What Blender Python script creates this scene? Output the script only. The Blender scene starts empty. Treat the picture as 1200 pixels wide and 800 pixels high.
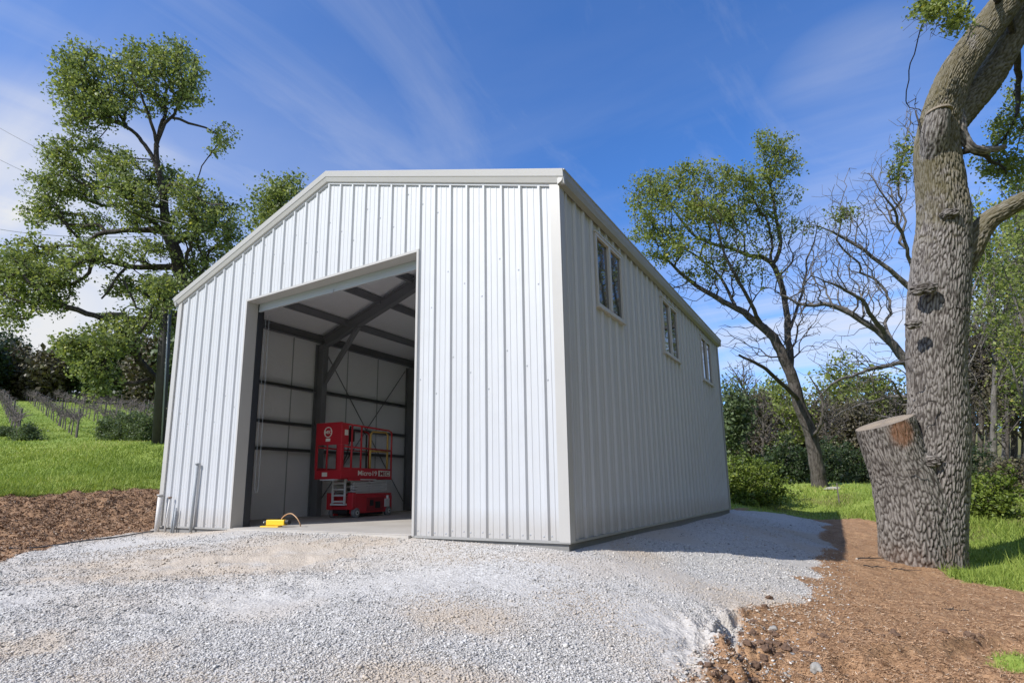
import bpy, bmesh, math, random
import numpy as np
from mathutils import Vector, Matrix
random.seed(7); rng = np.random.default_rng(7)
PI = math.pi; rad = math.radians
sc = bpy.context.scene; COL = sc.collection

# ------------------------------------------------------------------ camera
CAM = np.array([12.145, -6.313, 0.642]); FPX = 653.223
def cam_axes(yaw, pitch, roll):
    cy, sy, cp, sp = math.cos(yaw), math.sin(yaw), math.cos(pitch), math.sin(pitch)
    f = np.array([sy*cp, cy*cp, sp]); r = np.array([cy, -sy, 0.0]); u = np.cross(r, f)
    cr, sr = math.cos(roll), math.sin(roll)
    return r*cr+u*sr, -r*sr+u*cr, f
CR, CU, CF = cam_axes(-.535, .184, -.015)
def ray(px, py): return CF + CR*(px-602)/FPX - CU*(py-450)/FPX
def at(px, py, d): return CAM + ray(px, py)*d            # surveyed point at depth d
cd = bpy.data.cameras.new('camera'); cam = bpy.data.objects.new('camera', cd); COL.objects.link(cam)
cam.matrix_world = Matrix(((CR[0], CU[0], -CF[0], CAM[0]), (CR[1], CU[1], -CF[1], CAM[1]), (CR[2], CU[2], -CF[2], CAM[2]), (0, 0, 0, 1)))
cd.sensor_width = 36; cd.lens = 36*FPX/1200; cd.shift_x = -2/1200; cd.shift_y = 50/1200
cd.clip_start = .05; cd.clip_end = 3000; sc.camera = cam

# ------------------------------------------------------------------ tagging
def tag(o, label=None, cat=None, group=None, kind=None):
    if label: o['label'] = label
    if cat: o['category'] = cat
    if group: o['group'] = group
    if kind: o['kind'] = kind
    return o
def empty(name, loc, label, cat, group=None, rz=0):
    o = bpy.data.objects.new(name, None); COL.objects.link(o)
    o.location = [float(c) for c in loc]; o.rotation_euler = (0, 0, rz); o.empty_display_size = .2
    return tag(o, label, cat, group)
def copy_tree(o, parent=None):
    c = o.copy(); COL.objects.link(c); c.parent = parent
    for ch in list(o.children): copy_tree(ch, c)
    return c

# ------------------------------------------------------------------ materials
class NT:
    def __init__(s, name):
        s.m = bpy.data.materials.new(name); s.m.use_nodes = True
        s.t = s.m.node_tree; s.t.nodes.clear()
        s.out = s.n('ShaderNodeOutputMaterial'); s.b = s.n('ShaderNodeBsdfPrincipled')
        s.l(s.b.outputs[0], s.out.inputs[0]); s._tc = None
    def n(s, typ, **k):
        nd = s.t.nodes.new(typ)
        for a, v in k.items(): setattr(nd, a, v)
        return nd
    def l(s, a, b): s.t.links.new(a, b)
    def set(s, nd, i, v):
        if hasattr(v, 'is_linked'): s.l(v, nd.inputs[i])
        else: nd.inputs[i].default_value = v
    def obj(s):
        if not s._tc: s._tc = s.n('ShaderNodeTexCoord')
        return s._tc.outputs['Object']
    def noise(s, scale, detail=4, rough=.6, vec=None, out=0, dist=0):
        nd = s.n('ShaderNodeTexNoise'); nd.inputs['Scale'].default_value = scale
        nd.inputs['Detail'].default_value = detail; nd.inputs['Roughness'].default_value = rough
        nd.inputs['Distortion'].default_value = dist
        s.l(vec or s.obj(), nd.inputs['Vector']); return nd.outputs[out]
    def voro(s, scale, feature='F1', vec=None, out='Distance'):
        nd = s.n('ShaderNodeTexVoronoi', feature=feature); nd.inputs['Scale'].default_value = scale
        s.l(vec or s.obj(), nd.inputs['Vector']); return nd.outputs[out]
    def ramp(s, f, stops):
        nd = s.n('ShaderNodeValToRGB'); s.l(f, nd.inputs[0]); e = nd.color_ramp.elements
        while len(e) < len(stops): e.new(.5)
        for i, (p, c) in enumerate(stops):
            e[i].position = p; e[i].color = (*c, 1) if len(c) == 3 else c
        return nd.outputs[0]
    def mix(s, f, a, b, mode='MIX'):
        nd = s.n('ShaderNodeMix', data_type='RGBA', blend_type=mode)
        for i, v in ((0, f), (6, a), (7, b)):
            if hasattr(v, 'is_linked'): s.l(v, nd.inputs[i])
            elif i: nd.inputs[i].default_value = (*v, 1) if len(v) == 3 else v
            else: nd.inputs[i].default_value = v
        return nd.outputs[2]
    def math(s, op, a, b=0, clamp=False):
        nd = s.n('ShaderNodeMath', operation=op, use_clamp=clamp); s.set(nd, 0, a); s.set(nd, 1, b); return nd.outputs[0]
    def attr(s, name, out='Fac'):
        nd = s.n('ShaderNodeAttribute'); nd.attribute_name = name; return nd.outputs[out]
    def mapping(s, scale, rot=(0, 0, 0)):
        nd = s.n('ShaderNodeMapping'); s.l(s.obj(), nd.inputs[0]); nd.inputs['Scale'].default_value = scale; nd.inputs['Rotation'].default_value = rot
        return nd.outputs[0]
    def bump(s, h, strength=.5, dist=.02):
        nd = s.n('ShaderNodeBump'); nd.inputs['Strength'].default_value = strength; nd.inputs['Distance'].default_value = dist
        s.l(h, nd.inputs['Height']); s.l(nd.outputs[0], s.b.inputs['Normal']); return nd
    def done(s, color=None, rough=None, metal=None, spec=None):
        for nm, v in (('Base Color', color), ('Roughness', rough), ('Metallic', metal), ('Specular IOR Level', spec)):
            if v is None: continue
            if hasattr(v, 'is_linked'): s.l(v, s.b.inputs[nm])
            else: s.b.inputs[nm].default_value = (*v, 1) if isinstance(v, tuple) else v
        return s.m
def paint(name, col, rough=.45, var=.12, scale=3, metal=0, bump=0, spec=.5):
    t = NT(name); a = tuple(c*(1-var) for c in col); b = tuple(min(1, c*(1+var)) for c in col)
    n = t.noise(scale, 6, .65)
    if bump: t.bump(t.noise(scale*12, 3), .3, bump)
    return t.done(t.mix(n, a, b), rough, metal, spec)

M = {}
def build_materials():
    t = NT('white_wall_metal')
    st = t.noise(1.0, 5, .6, t.mapping((9, 9, .5))); gr = t.noise(2.2, 3)
    c = t.mix(t.ramp(st, [(.35, (0, 0, 0)), (.75, (1, 1, 1))]), (.51, .52, .54), (.475, .485, .505))
    sx = t.n('ShaderNodeSeparateXYZ'); t.l(t.obj(), sx.inputs[0])
    spl = t.math('MULTIPLY', t.math('SUBTRACT', 1.0, t.math('MULTIPLY', t.math('ADD', sx.outputs[2], t.math('MULTIPLY', t.noise(3, 5, .7), -.25)), 3.6), True), .5, True)
    c = t.mix(spl, c, (.36, .315, .265))
    t.bump(t.noise(1.6, 2, .5), .4, .018)
    M['wall'] = t.done(t.mix(t.ramp(gr, [(.3, (0, 0, 0)), (.8, (.35, .35, .35))]), c, (.46, .46, .465)), .6, .12, .4)
    M['trim'] = paint('light_stone_trim', (.43, .415, .395), .42, .06, 1.5)
    M['gutter'] = paint('shaded_trim_grey', (.30, .295, .285), .4, .06, 1.5)  # trim tone taken darker: shade of eave and far corner put into the colour
    M['roof'] = paint('roof_metal', (.66, .67, .68), .35, .05, 1)
    M['insul'] = paint('white_vinyl_insulation', (.84, .85, .88), .5, .06, 1.2, bump=.02)
    M['seam'] = paint('insulation_seam', (.38, .39, .41), .5, .06)
    M['steel'] = paint('dark_primer_steel', (.185, .19, .205), .5, .2, 2)
    M['black'] = paint('black_steel', (.03, .033, .04), .45, .2)
    M['doorbar'] = paint('galvanised_door_bar', (.40, .42, .44), .35, .08, 2)
    M['screw'] = paint('screw_head', (.36, .37, .40), .4, .1)
    M['winframe'] = paint('almond_window_vinyl', (.50, .475, .43), .4, .05)
    t = NT('window_glass'); M['glass'] = t.done((.015, .018, .022), .03, 0.0, 1.0)
    t.b.inputs['IOR'].default_value = 2.1
    t = NT('slab_concrete'); n1 = t.noise(.9, 6); n2 = t.noise(14, 5)
    c = t.mix(t.ramp(n1, [(.3, (0, 0, 0)), (.7, (1, 1, 1))]), (.40, .37, .335), (.52, .49, .45))
    t.bump(n2, .15, .01); M['slab'] = t.done(t.mix(t.math('MULTIPLY', n2, .3), c, (.30, .27, .23)), .7)
    M['base'] = paint('base_concrete', (.20, .195, .19), .8, .25, 6, bump=.01)
    M['pvc'] = paint('white_pvc', (.60, .58, .56), .45, .08); M['conduit'] = paint('grey_conduit', (.30, .32, .34), .5, .12)
    M['copper'] = paint('brown_valve', (.18, .11, .07), .4, .1)
    M['red'] = paint('red_lift_paint', (.50, .022, .035), .38, .15, 4)
    M['reddark'] = paint('dark_red_lift_paint', (.26, .015, .022), .45, .2, 4)
    M['tyre'] = paint('grey_solid_tyre', (.20, .20, .205), .75, .15, 8); M['rubber'] = paint('black_rubber', (.02, .02, .022), .6, .2)
    M['alu'] = paint('silver_scissor_steel', (.62, .63, .65), .4, .12, 5, metal=.1)
    M['lwhite'] = paint('lift_white_lettering', (.78, .76, .70), .5, .04)
    M['lyellow'] = paint('ochre_rail_paint', (.62, .42, .12), .45, .1)
    M['yellow'] = paint('yellow_tool_plastic', (.80, .50, .02), .4, .08); M['cord'] = paint('tan_cord', (.42, .25, .13), .5, .1)
    M['cable'] = paint('black_cable', (.05, .05, .055), .5, .1)
    M['creos'] = paint('creosoted_pole_wood', (.055, .05, .048), .8, .35, 7, bump=.01); M['tan'] = paint('pole_band', (.42, .31, .18), .6, .15)
    M['vinewood'] = paint('vine_wood', (.13, .105, .10), .9, .35, 8); M['postwood'] = paint('weathered_post', (.12, .10, .095), .85, .3, 5)
    M['rock'] = paint('pale_rock', (.34, .32, .29), .85, .25, 5, bump=.02); M['clod'] = paint('dark_soil_clod', (.14, .085, .055), .95, .4, 12, bump=.02)
    # ground: gravel / soil / lawn mixed by surface attribute
    t = NT('ground_surface')
    g, s_, w = t.attr('gravel'), t.attr('grass'), t.attr('dust')
    v = t.voro(38, out='Color'); vd = t.voro(38)
    sep = t.n('ShaderNodeSeparateColor'); t.l(v, sep.inputs[0])
    stone = t.ramp(sep.outputs[0], [(0, (.28, .27, .26)), (.35, (.44, .425, .41)), (.7, (.53, .515, .495)), (1, (.64, .625, .60))])
    big = t.noise(.55, 5, .6)
    fines = t.mix(t.noise(60, 4), (.44, .415, .385), (.60, .575, .54))
    grav = t.mix(t.ramp(big, [(.38, (.15, .15, .15)), (.62, (.8, .8, .8))]), stone, fines)
    grav = t.mix(t.math('MULTIPLY', w, .75), grav, t.mix(t.noise(30, 4), (.40, .32, .235), (.55, .47, .38)))
    loam = t.attr('loam'); d1 = t.noise(3.5, 8, .7); d2 = t.noise(22, 5, .7)
    dirt = t.ramp(d1, [(.3, (.25, .14, .075)), (.5, (.39, .235, .13)), (.7, (.48, .305, .175))])
    dirt = t.mix(t.ramp(d2, [(.35, (.7, .7, .7)), (.6, (0, 0, 0))]), dirt, (.21, .125, .075))
    dirt = t.mix(t.math('MULTIPLY', loam, .75), dirt, t.mix(d2, (.18, .105, .062), (.36, .225, .135)))
    g1 = t.noise(.35, 5, .6); g2 = t.noise(14, 5, .7)
    lawn = t.mix(t.ramp(g1, [(.35, (0, 0, 0)), (.65, (1, 1, 1))]), (.22, .30, .055), (.33, .39, .09))
    lawn = t.mix(t.ramp(g2, [(.4, (.6, .6, .6)), (.65, (0, 0, 0))]), lawn, (.10, .17, .025))
    litter = t.attr('litter'); lawn = t.mix(t.math('MULTIPLY', litter, .8), lawn, t.mix(d2, (.09, .085, .03), (.19, .14, .07)))
    nz = t.math('SUBTRACT', t.noise(5, 6, .75), .5)
    gm = t.ramp(t.math('ADD', g, t.math('MULTIPLY', nz, .7)), [(.44, (0, 0, 0)), (.56, (1, 1, 1))])
    sm = t.ramp(t.math('ADD', s_, t.math('MULTIPLY', nz, .8)), [(.42, (0, 0, 0)), (.58, (1, 1, 1))])
    col = t.mix(gm, t.mix(sm, dirt, lawn), grav)
    h = t.mix(gm, d2, t.mix(.5, vd, t.noise(60, 4)))
    t.bump(h, .9, .02)
    M['ground'] = t.done(col, .95, 0, .15)
    def scatter(name, stops, rough=.9, attr='var', trans=0, spec=.25):
        t = NT(name); c = t.ramp(t.attr(attr), stops)
        if name == 'gravel_stones': c = t.mix(t.attr('dusty'), c, (.50, .42, .335))
        if trans:
            tr = t.n('ShaderNodeBsdfTranslucent'); mx = t.n('ShaderNodeMixShader'); mx.inputs[0].default_value = trans
            t.l(t.mix(1.0, c, (1.0, 1.0, .55), 'MULTIPLY'), tr.inputs[0]); t.l(t.b.outputs[0], mx.inputs[1]); t.l(tr.outputs[0], mx.inputs[2]); t.l(mx.outputs[0], t.out.inputs[0])
        return t.done(c, rough, 0, spec)
    DUSTW = (.47, .39, .30)
    M['stones'] = scatter('gravel_stones', [(0, (.20, .195, .19)), (.25, (.40, .388, .372)), (.65, (.54, .525, .505)), (1, (.70, .68, .65))])
    M['mulch'] = scatter('mulch_chips', [(0, (.16, .085, .045)), (.3, (.34, .20, .11)), (.8, (.47, .295, .17)), (.96, (.54, .38, .25)), (1, (.64, .54, .42))])
    M['crumbs'] = scatter('soil_crumbs_brown', [(0, (.12, .068, .042)), (.5, (.27, .165, .10)), (.9, (.40, .265, .17)), (1, (.48, .39, .30))])
    M['grass'] = scatter('grass_blades', [(0, (.14, .21, .035)), (.5, (.28, .36, .07)), (.9, (.42, .47, .12)), (1, (.52, .48, .20))], .6, trans=.3)
    L = lambda n, a, b, c, d, tr=.3: scatter(n, [(0, a), (.4, b), (.85, c), (1, d)], .5, trans=tr, spec=.35)
    M['leaf_oak'] = L('oak_leaves', (.10, .14, .05), (.21, .26, .095), (.36, .41, .14), (.54, .53, .13), .45)
    M['leaf_spring'] = L('spring_leaves', (.12, .155, .045), (.22, .27, .07), (.34, .38, .10), (.48, .44, .10), .45)
    M['leaf_dark'] = L('evergreen_leaves', (.018, .032, .012), (.030, .052, .018), (.055, .085, .025), (.10, .13, .035), .15)
    M['leaf_bright'] = L('bush_leaves', (.07, .11, .02), (.13, .18, .03), (.23, .29, .045), (.33, .37, .07))
    M['leaf_olive'] = L('olive_brown_leaves', (.065, .055, .038), (.105, .09, .058), (.14, .13, .07), (.18, .17, .075), .15)
    M['leaf_grey'] = L('grey_green_leaves', (.06, .09, .04), (.11, .15, .07), (.17, .22, .10), (.24, .29, .14))
    def barkm(name, a, b, c):
        t = NT(name); f = t.attr('ridge'); n = t.noise(4, 6, .65); m2 = t.noise(30, 5, .7)
        col = t.ramp(f, [(0, a), (.35, b), (1, c)])
        col = t.mix(t.ramp(m2, [(.4, (.45, .45, .45)), (.7, (0, 0, 0))]), col, a)
        col = t.mix(t.ramp(t.noise(1.3, 4, .6), [(.4, (0, 0, 0)), (.65, (.55, .55, .55))]), col, t.mix(.5, col, (.09, .08, .072)))
        col = t.mix(t.math('MULTIPLY', t.attr('rot'), .8, True), col, t.mix(m2, (.12, .055, .03), (.30, .15, .08)))
        mo = t.ramp(t.math('MULTIPLY', t.attr('moss'), n), [(.34, (0, 0, 0)), (.55, (.55, .55, .55))])
        t.bump(m2, .6, .012)
        return t.done(t.mix(mo, col, t.mix(m2, (.10, .075, .03), (.14, .13, .05))), .9, 0, .2)
    M['bark'] = barkm('furrowed_oak_bark', (.042, .034, .03), (.18, .16, .145), (.375, .345, .318))
    def plainbark(name, a, b):
        t = NT(name); f = t.noise(1, 6, .7, t.mapping((11, 11, 2.2)), dist=.6); m2 = t.noise(1.2, 4)
        col = t.mix(t.ramp(f, [(.36, (0, 0, 0)), (.62, (1, 1, 1))]), a, b); col = t.mix(t.ramp(m2, [(.4, (0, 0, 0)), (.7, (.5, .5, .5))]), col, a)
        t.bump(f, 1.0, .06); return t.done(col, .92, 0, .15)
    M['barkdark'] = plainbark('dark_branch_bark', (.035, .03, .027), (.10, .086, .078))
    M['barkgrey'] = plainbark('grey_branch_bark', (.10, .09, .083), (.24, .22, .205))
    M['barkmid'] = plainbark('brown_branch_bark', (.055, .046, .04), (.17, .15, .135))
    t = NT('cut_wood'); w_ = t.n('ShaderNodeTexWave', wave_type='RINGS', rings_direction='Z'); w_.inputs['Scale'].default_value = 7; w_.inputs['Distortion'].default_value = 3
    t.l(t.obj(), w_.inputs[0]); M['cutwood'] = t.done(t.mix(t.noise(9, 6), t.mix(w_.outputs[1], (.30, .24, .18), (.40, .33, .25)), (.17, .14, .11)), .85)
    M['rot'] = paint('red_brown_rot', (.24, .10, .045), .95, .4, 14, bump=.02)
build_materials()

# ------------------------------------------------------------------ mesh helpers
def finish(me, name, mat, parent, smooth=False):
    o = bpy.data.objects.new(name, me); COL.objects.link(o)
    for m in (mat if isinstance(mat, (list, tuple)) else [mat]): me.materials.append(m)
    if smooth: me.polygons.foreach_set('use_smooth', np.ones(len(me.polygons), dtype=bool))
    if parent:
        o.parent = parent
    me.update(); return o
def npmesh(name, V, F, mat, parent=None, attrs=None, smooth=False, midx=None):
    V = np.asarray(V, dtype=np.float32); F = np.asarray(F, dtype=np.int32); k = F.shape[1]
    me = bpy.data.meshes.new(name); me.vertices.add(len(V)); me.vertices.foreach_set('co', V.ravel())
    me.loops.add(F.size); me.loops.foreach_set('vertex_index', F.ravel())
    me.polygons.add(len(F)); me.polygons.foreach_set('loop_start', np.arange(0, F.size, k, dtype=np.int32))
    me.polygons.foreach_set('loop_total', np.full(len(F), k, dtype=np.int32))
    me.update(calc_edges=True)
    for a, v in (attrs or {}).items():
        at_ = me.attributes.new(a, 'FLOAT', 'POINT'); at_.data.foreach_set('value', np.asarray(v, dtype=np.float32))
    o = finish(me, name, mat, parent, smooth)
    if midx is not None: me.polygons.foreach_set('material_index', np.asarray(midx, dtype=np.int32))
    return o
class MB:
    """collects shapes into one mesh"""
    def __init__(s): s.v = []; s.f = []; s.m = []
    def add(s, v, f, m=0):
        n = len(s.v); s.v += [tuple(float(c) for c in p) for p in v]; s.f += [tuple(i+n for i in q) for q in f]; s.m += [m]*len(f)
    def box(s, a, b, m=0):
        x0, y0, z0 = a; x1, y1, z1 = b
        s.add([(x0, y0, z0), (x1, y0, z0), (x1, y1, z0), (x0, y1, z0), (x0, y0, z1), (x1, y0, z1), (x1, y1, z1), (x0, y1, z1)],
              [(0, 3, 2, 1), (4, 5, 6, 7), (0, 1, 5, 4), (1, 2, 6, 5), (2, 3, 7, 6), (3, 0, 4, 7)], m)
    def beam(s, p, q, w, h, up=(0, 0, 1), m=0, shape='box', t=.012):
        p, q = Vector(p), Vector(q); d = (q-p).normalized(); sd = d.cross(Vector(up)).normalized(); u = sd.cross(d).normalized()
        if shape == 'box': rects = [(-w/2, -h/2, w/2, h/2)]
        elif shape == 'I': rects = [(-w/2, -h/2, w/2, -h/2+t), (-t/2, -h/2+t, t/2, h/2-t), (-w/2, h/2-t, w/2, h/2)]
        else: rects = [(-w/2, -h/2, w/2, -h/2+t), (-w/2, -h/2+t, -w/2+t, h/2-t), (-w/2, h/2-t, w/2, h/2)]
        for a0, b0, a1, b1 in rects:
            vs = [e+sd*a+u*b for e in (p, q) for a, b in ((a0, b0), (a1, b0), (a1, b1), (a0, b1))]
            s.add(vs, [(0, 1, 2, 3), (7, 6, 5, 4), (0, 4, 5, 1), (1, 5, 6, 2), (2, 6, 7, 3), (3, 7, 4, 0)], m)
    def tube(s, pts, r, n=8, m=0, cap=True):
        pts = [Vector(p) for p in pts]; rs = r if isinstance(r, (list, tuple)) else [r]*len(pts)
        vs = []; fs = []; ref = None
        for i, p in enumerate(pts):
            d = ((pts[min(i+1, len(pts)-1)]-pts[max(i-1, 0)])).normalized()
            if ref is None: ref = d.orthogonal().normalized()
            ref = (ref-d*ref.dot(d)).normalized(); b = d.cross(ref)
            vs += [p+(ref*math.cos(2*PI*j/n)+b*math.sin(2*PI*j/n))*rs[i] for j in range(n)]
        for i in range(len(pts)-1):
            fs += [(i*n+j, i*n+(j+1) % n, (i+1)*n+(j+1) % n, (i+1)*n+j) for j in range(n)]
        if cap: fs += [tuple(range(n-1, -1, -1)), tuple(range((len(pts)-1)*n, len(pts)*n))]
        s.add(vs, fs, m)
    def prism(s, prof, p, q, xa, za, m=0):
        """profile [(a,b)] swept p->q; a along xa, b along za"""
        p, q, xa, za = map(Vector, (p, q, xa, za)); n = len(prof)
        vs = [e+xa*a+za*b for e in (p, q) for a, b in prof]
        s.add(vs, [(j, (j+1) % n, n+(j+1) % n, n+j) for j in range(n)]+[tuple(range(n-1, -1, -1)), tuple(range(n, 2*n))], m)
    def build(s, name, mat, parent=None, smooth=False, bevel=0):
        me = bpy.data.meshes.new(name); me.from_pydata(s.v, [], s.f)
        o = finish(me, name, mat, parent, False); me.polygons.foreach_set('material_index', s.m)
        bm = bmesh.new(); bm.from_mesh(me); bmesh.ops.recalc_face_normals(bm, faces=bm.faces)
        if smooth:
            for f in bm.faces: f.smooth = len(f.verts) == 4
        bm.to_mesh(me); bm.free()
        if bevel:
            md = o.modifiers.new('b', 'BEVEL'); md.width = bevel; md.segments = 2; md.limit_method = 'ANGLE'
        return o
def text_mesh(name, body, size, mat, parent, mw, extrude=.002, align='CENTER'):
    cu = bpy.data.curves.new(name, 'FONT'); cu.body = body; cu.size = size; cu.extrude = extrude; cu.align_x = align; cu.offset = size*.012
    o = bpy.data.objects.new(name, cu); COL.objects.link(o); bpy.context.view_layer.update()
    me = bpy.data.meshes.new_from_object(o.evaluated_get(bpy.context.evaluated_depsgraph_get()))
    bpy.data.objects.remove(o); me.transform(mw); me.materials.clear()
    return finish(me, name, mat, parent)

# ------------------------------------------------------------------ value noise (2-D / 3-D)
_T = rng.random(4096).astype(np.float64)
def vnoise(x, y, z=None):
    x = np.asarray(x, float); y = np.asarray(y, float); z = np.zeros_like(x) if z is None else np.asarray(z, float)
    xi, yi, zi = np.floor(x).astype(np.int64), np.floor(y).astype(np.int64), np.floor(z).astype(np.int64)
    fx, fy, fz = x-xi, y-yi, z-zi; fx, fy, fz = [f*f*(3-2*f) for f in (fx, fy, fz)]
    def h(a, b, c): return _T[((a*73856093) ^ (b*19349663) ^ (c*83492791)) & 4095]
    r = 0
    for dx in (0, 1):
        for dy in (0, 1):
            for dz in (0, 1):
                r = r + h(xi+dx, yi+dy, zi+dz)*(fx if dx else 1-fx)*(fy if dy else 1-fy)*(fz if dz else 1-fz)
    return r-.5
def fbm(x, y, o=4, z=None):
    r = 0
    for i in range(o): r = r + vnoise(x*2**i+i*17.3, y*2**i-i*9.1, None if z is None else z*2**i)/2**i
    return r

# ------------------------------------------------------------------ terrain heights
W, LB, HE, HP, HD = 9.144, 10.48, 4.673, 6.126, 4.282
SL = (HP-HE)/(W/2)
ctrl = [(2.4, -1, -.13), (4.5, -1, -.13), (6.7, -1, -.18), (9.2, -1, -.24), (0, -1, -.15), (3.4, -.1, -.012), (5.6, -.1, -.016), (0, 0, -.09), (2.4, -.1, -.02), (4.5, -.1, -.012), (6.7, -.1, -.03), (8, -.1, -.08), (9.2, -.1, -.10), (9.2, 3.5, -.11), (9.2, 7, -.12), (9.2, 10.5, -.12),
        (0, 10.5, 0), (4.5, 10.5, -.05), (4.5, 5, -.2), (0, 5, -.1), (-.3, 3, -.05),
        (9.47, .8, -.17), (10, 1.9, -.26), (10.9, 4, -.54), (11.7, 5.4, -.72), (11.7, 9, -.72), (11.9, 13, -.55), (11.5, 16.5, -.30), (10, 13, -.2), (5, 16, .3),
        (12.9, 5.3, -.92), (13.4, 4.6, -.98), (12.9, 3, -.88), (12.145, -6.313, -.85), (9.2, -3, -.40), (5, -3, -.33), (1.6, -3.1, -.27), (-2, -4, -.1), (6, -6.3, -.72), (0, -7, -.45), (12, -10, -1.1), (12.5, -1, -.74), (11, -3, -.66), (11, 0, -.52),
        (16, -6, -1.0), (15.5, 0, -1.0), (15, 4.5, -1.08), (17, 9, -.95), (20, 3, -1.1), (30, -20, -1.5), (0, -30, -.5), (-30, -30, 2), (60, -60, -3), (60, 20, 1), (-60, -60, 2)]
for px, py, d in [(0, 582, 12), (100, 576, 13), (185, 573, 14.2), (0, 548, 18), (100, 545, 18), (186, 522, 21), (0, 517, 30), (90, 513, 33), (160, 512, 33), (250, 515, 30),
                  (0, 468, 75), (100, 471, 75), (190, 478, 75), (0, 455, 110), (190, 465, 110), (400, 500, 60),
                  (962, 566, 24), (870, 572, 30), (1040, 580, 19), (1060, 566, 28), (900, 545, 60), (1000, 545, 60), (900, 510, 120), (1050, 510, 120), (1150, 573, 24), (1195, 590, 18), (1150, 550, 45), (1195, 515, 90), (600, 530, 90)]:
    ctrl.append(tuple(at(px, py, d)))
ctrl = np.array(ctrl); CC = 1.5
def _phi(d2): return -np.sqrt(d2+CC*CC)
def _fit():
    n = len(ctrl); A = np.zeros((n+3, n+3)); d2 = ((ctrl[:, None, :2]-ctrl[None, :, :2])**2).sum(-1)
    A[:n, :n] = _phi(d2)+np.eye(n)*.04; A[:n, n] = 1; A[:n, n+1:] = ctrl[:, :2]; A[n:, :n] = A[:n, n:].T
    return np.linalg.solve(A, np.r_[ctrl[:, 2], 0, 0, 0])
WT = _fit()
def gz(x, y):
    x = np.atleast_1d(np.asarray(x, float)); y = np.atleast_1d(np.asarray(y, float))
    z = WT[len(ctrl)]+x*WT[-2]+y*WT[-1]
    for c, w in zip(ctrl, WT): z = z+w*_phi((x-c[0])**2+(y-c[1])**2)
    r = np.hypot(x-5, y-5); far = np.clip((r-160)/200, 0, 1); z = z*(1-far)+18*far
    inside = np.clip(np.minimum.reduce([x+.02, W+.02-x, y+.0, LB-y])/.15, 0, 1)
    return z*(1-inside)+np.minimum(z, -.14)*inside
def hit(px, py):
    d = ray(px, py); ts = np.concatenate([np.arange(1.5, 40, .03), np.arange(40, 200, .5)]); P = CAM+d*ts[:, None]
    g = gz(P[:, 0], P[:, 1]); i = np.argmax(P[:, 2] < g)
    return P[i] if P[i, 2] < g[i] else P[-1]
def gp(x, y): return (x, y, float(gz(x, y)[0]))
def in_poly(x, y, poly):
    ins = np.zeros(len(x), bool); n = len(poly)
    for i in range(n):
        (x0, y0), (x1, y1) = poly[i], poly[(i+1) % n]
        if y0 == y1: continue
        c = ((y0 > y) != (y1 > y)) & (x < (x1-x0)*(y-y0)/(y1-y0)+x0); ins ^= c
    return ins
def sdist(x, y, poly):
    d = np.full(len(x), 1e9); n = len(poly)
    for i in range(n):
        a = np.array(poly[i]); b = np.array(poly[(i+1) % n]); ab = b-a; L2 = (ab**2).sum()+1e-9
        t = np.clip(((x-a[0])*ab[0]+(y-a[1])*ab[1])/L2, 0, 1); d = np.minimum(d, np.hypot(x-a[0]-t*ab[0], y-a[1]-t*ab[1]))
    return np.where(in_poly(x, y, poly), d, -d)
H2 = lambda px, py: tuple(hit(px, py)[:2])
gravel_poly = [H2(0, 657), H2(60, 641), H2(130, 629), H2(184, 621), (0.1, .3), (.4, 2), (9, 2), (8.8, 11.2), (10.4, 13.2), H2(966, 612), H2(968, 636), H2(958, 662), H2(935, 690), H2(905, 706), H2(880, 712), H2(838, 728), H2(846, 752), H2(838, 775), H2(812, 799), (10.6, -6.5), (11, -14), (-4, -14), (-5, -6)]
dirtL_poly = [(-.3, 11), (-1.2, 6), H2(188, 574), H2(100, 577), H2(0, 583), (-8, -6.5), (-6, -14), (0, -14), (3, -4), (3, 4)]
dirtR_poly = [(8.8, 11), (9.5, 15.5), H2(870, 600), H2(905, 603), H2(1000, 606), H2(1028, 612), H2(1045, 630), (13.4, 6.3), H2(1135, 683), H2(1200, 694), (16, 1.0), (17, -2), (20, -14), (5, -14), (8, 0)]
smooth01 = lambda v, w: np.clip(v/w*.5+.5, 0, 1)
def masks(x, y):
    n = fbm(x*1.3, y*1.3, 4)*.35
    g = smooth01(sdist(x, y, gravel_poly)+n, .35)
    d = smooth01(np.maximum(sdist(x, y, dirtL_poly), sdist(x, y, dirtR_poly))+n, .4)
    c = GRASSY; d = np.minimum(d, smooth01(np.hypot(x-c[0], y-c[1])-.42+n, .3))
    return g, 1-d
GRASSY = hit(1212, 770)
DROP = hit(880, 752); LEDGE = [hit(955, 757), hit(1230, 741)]
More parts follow.
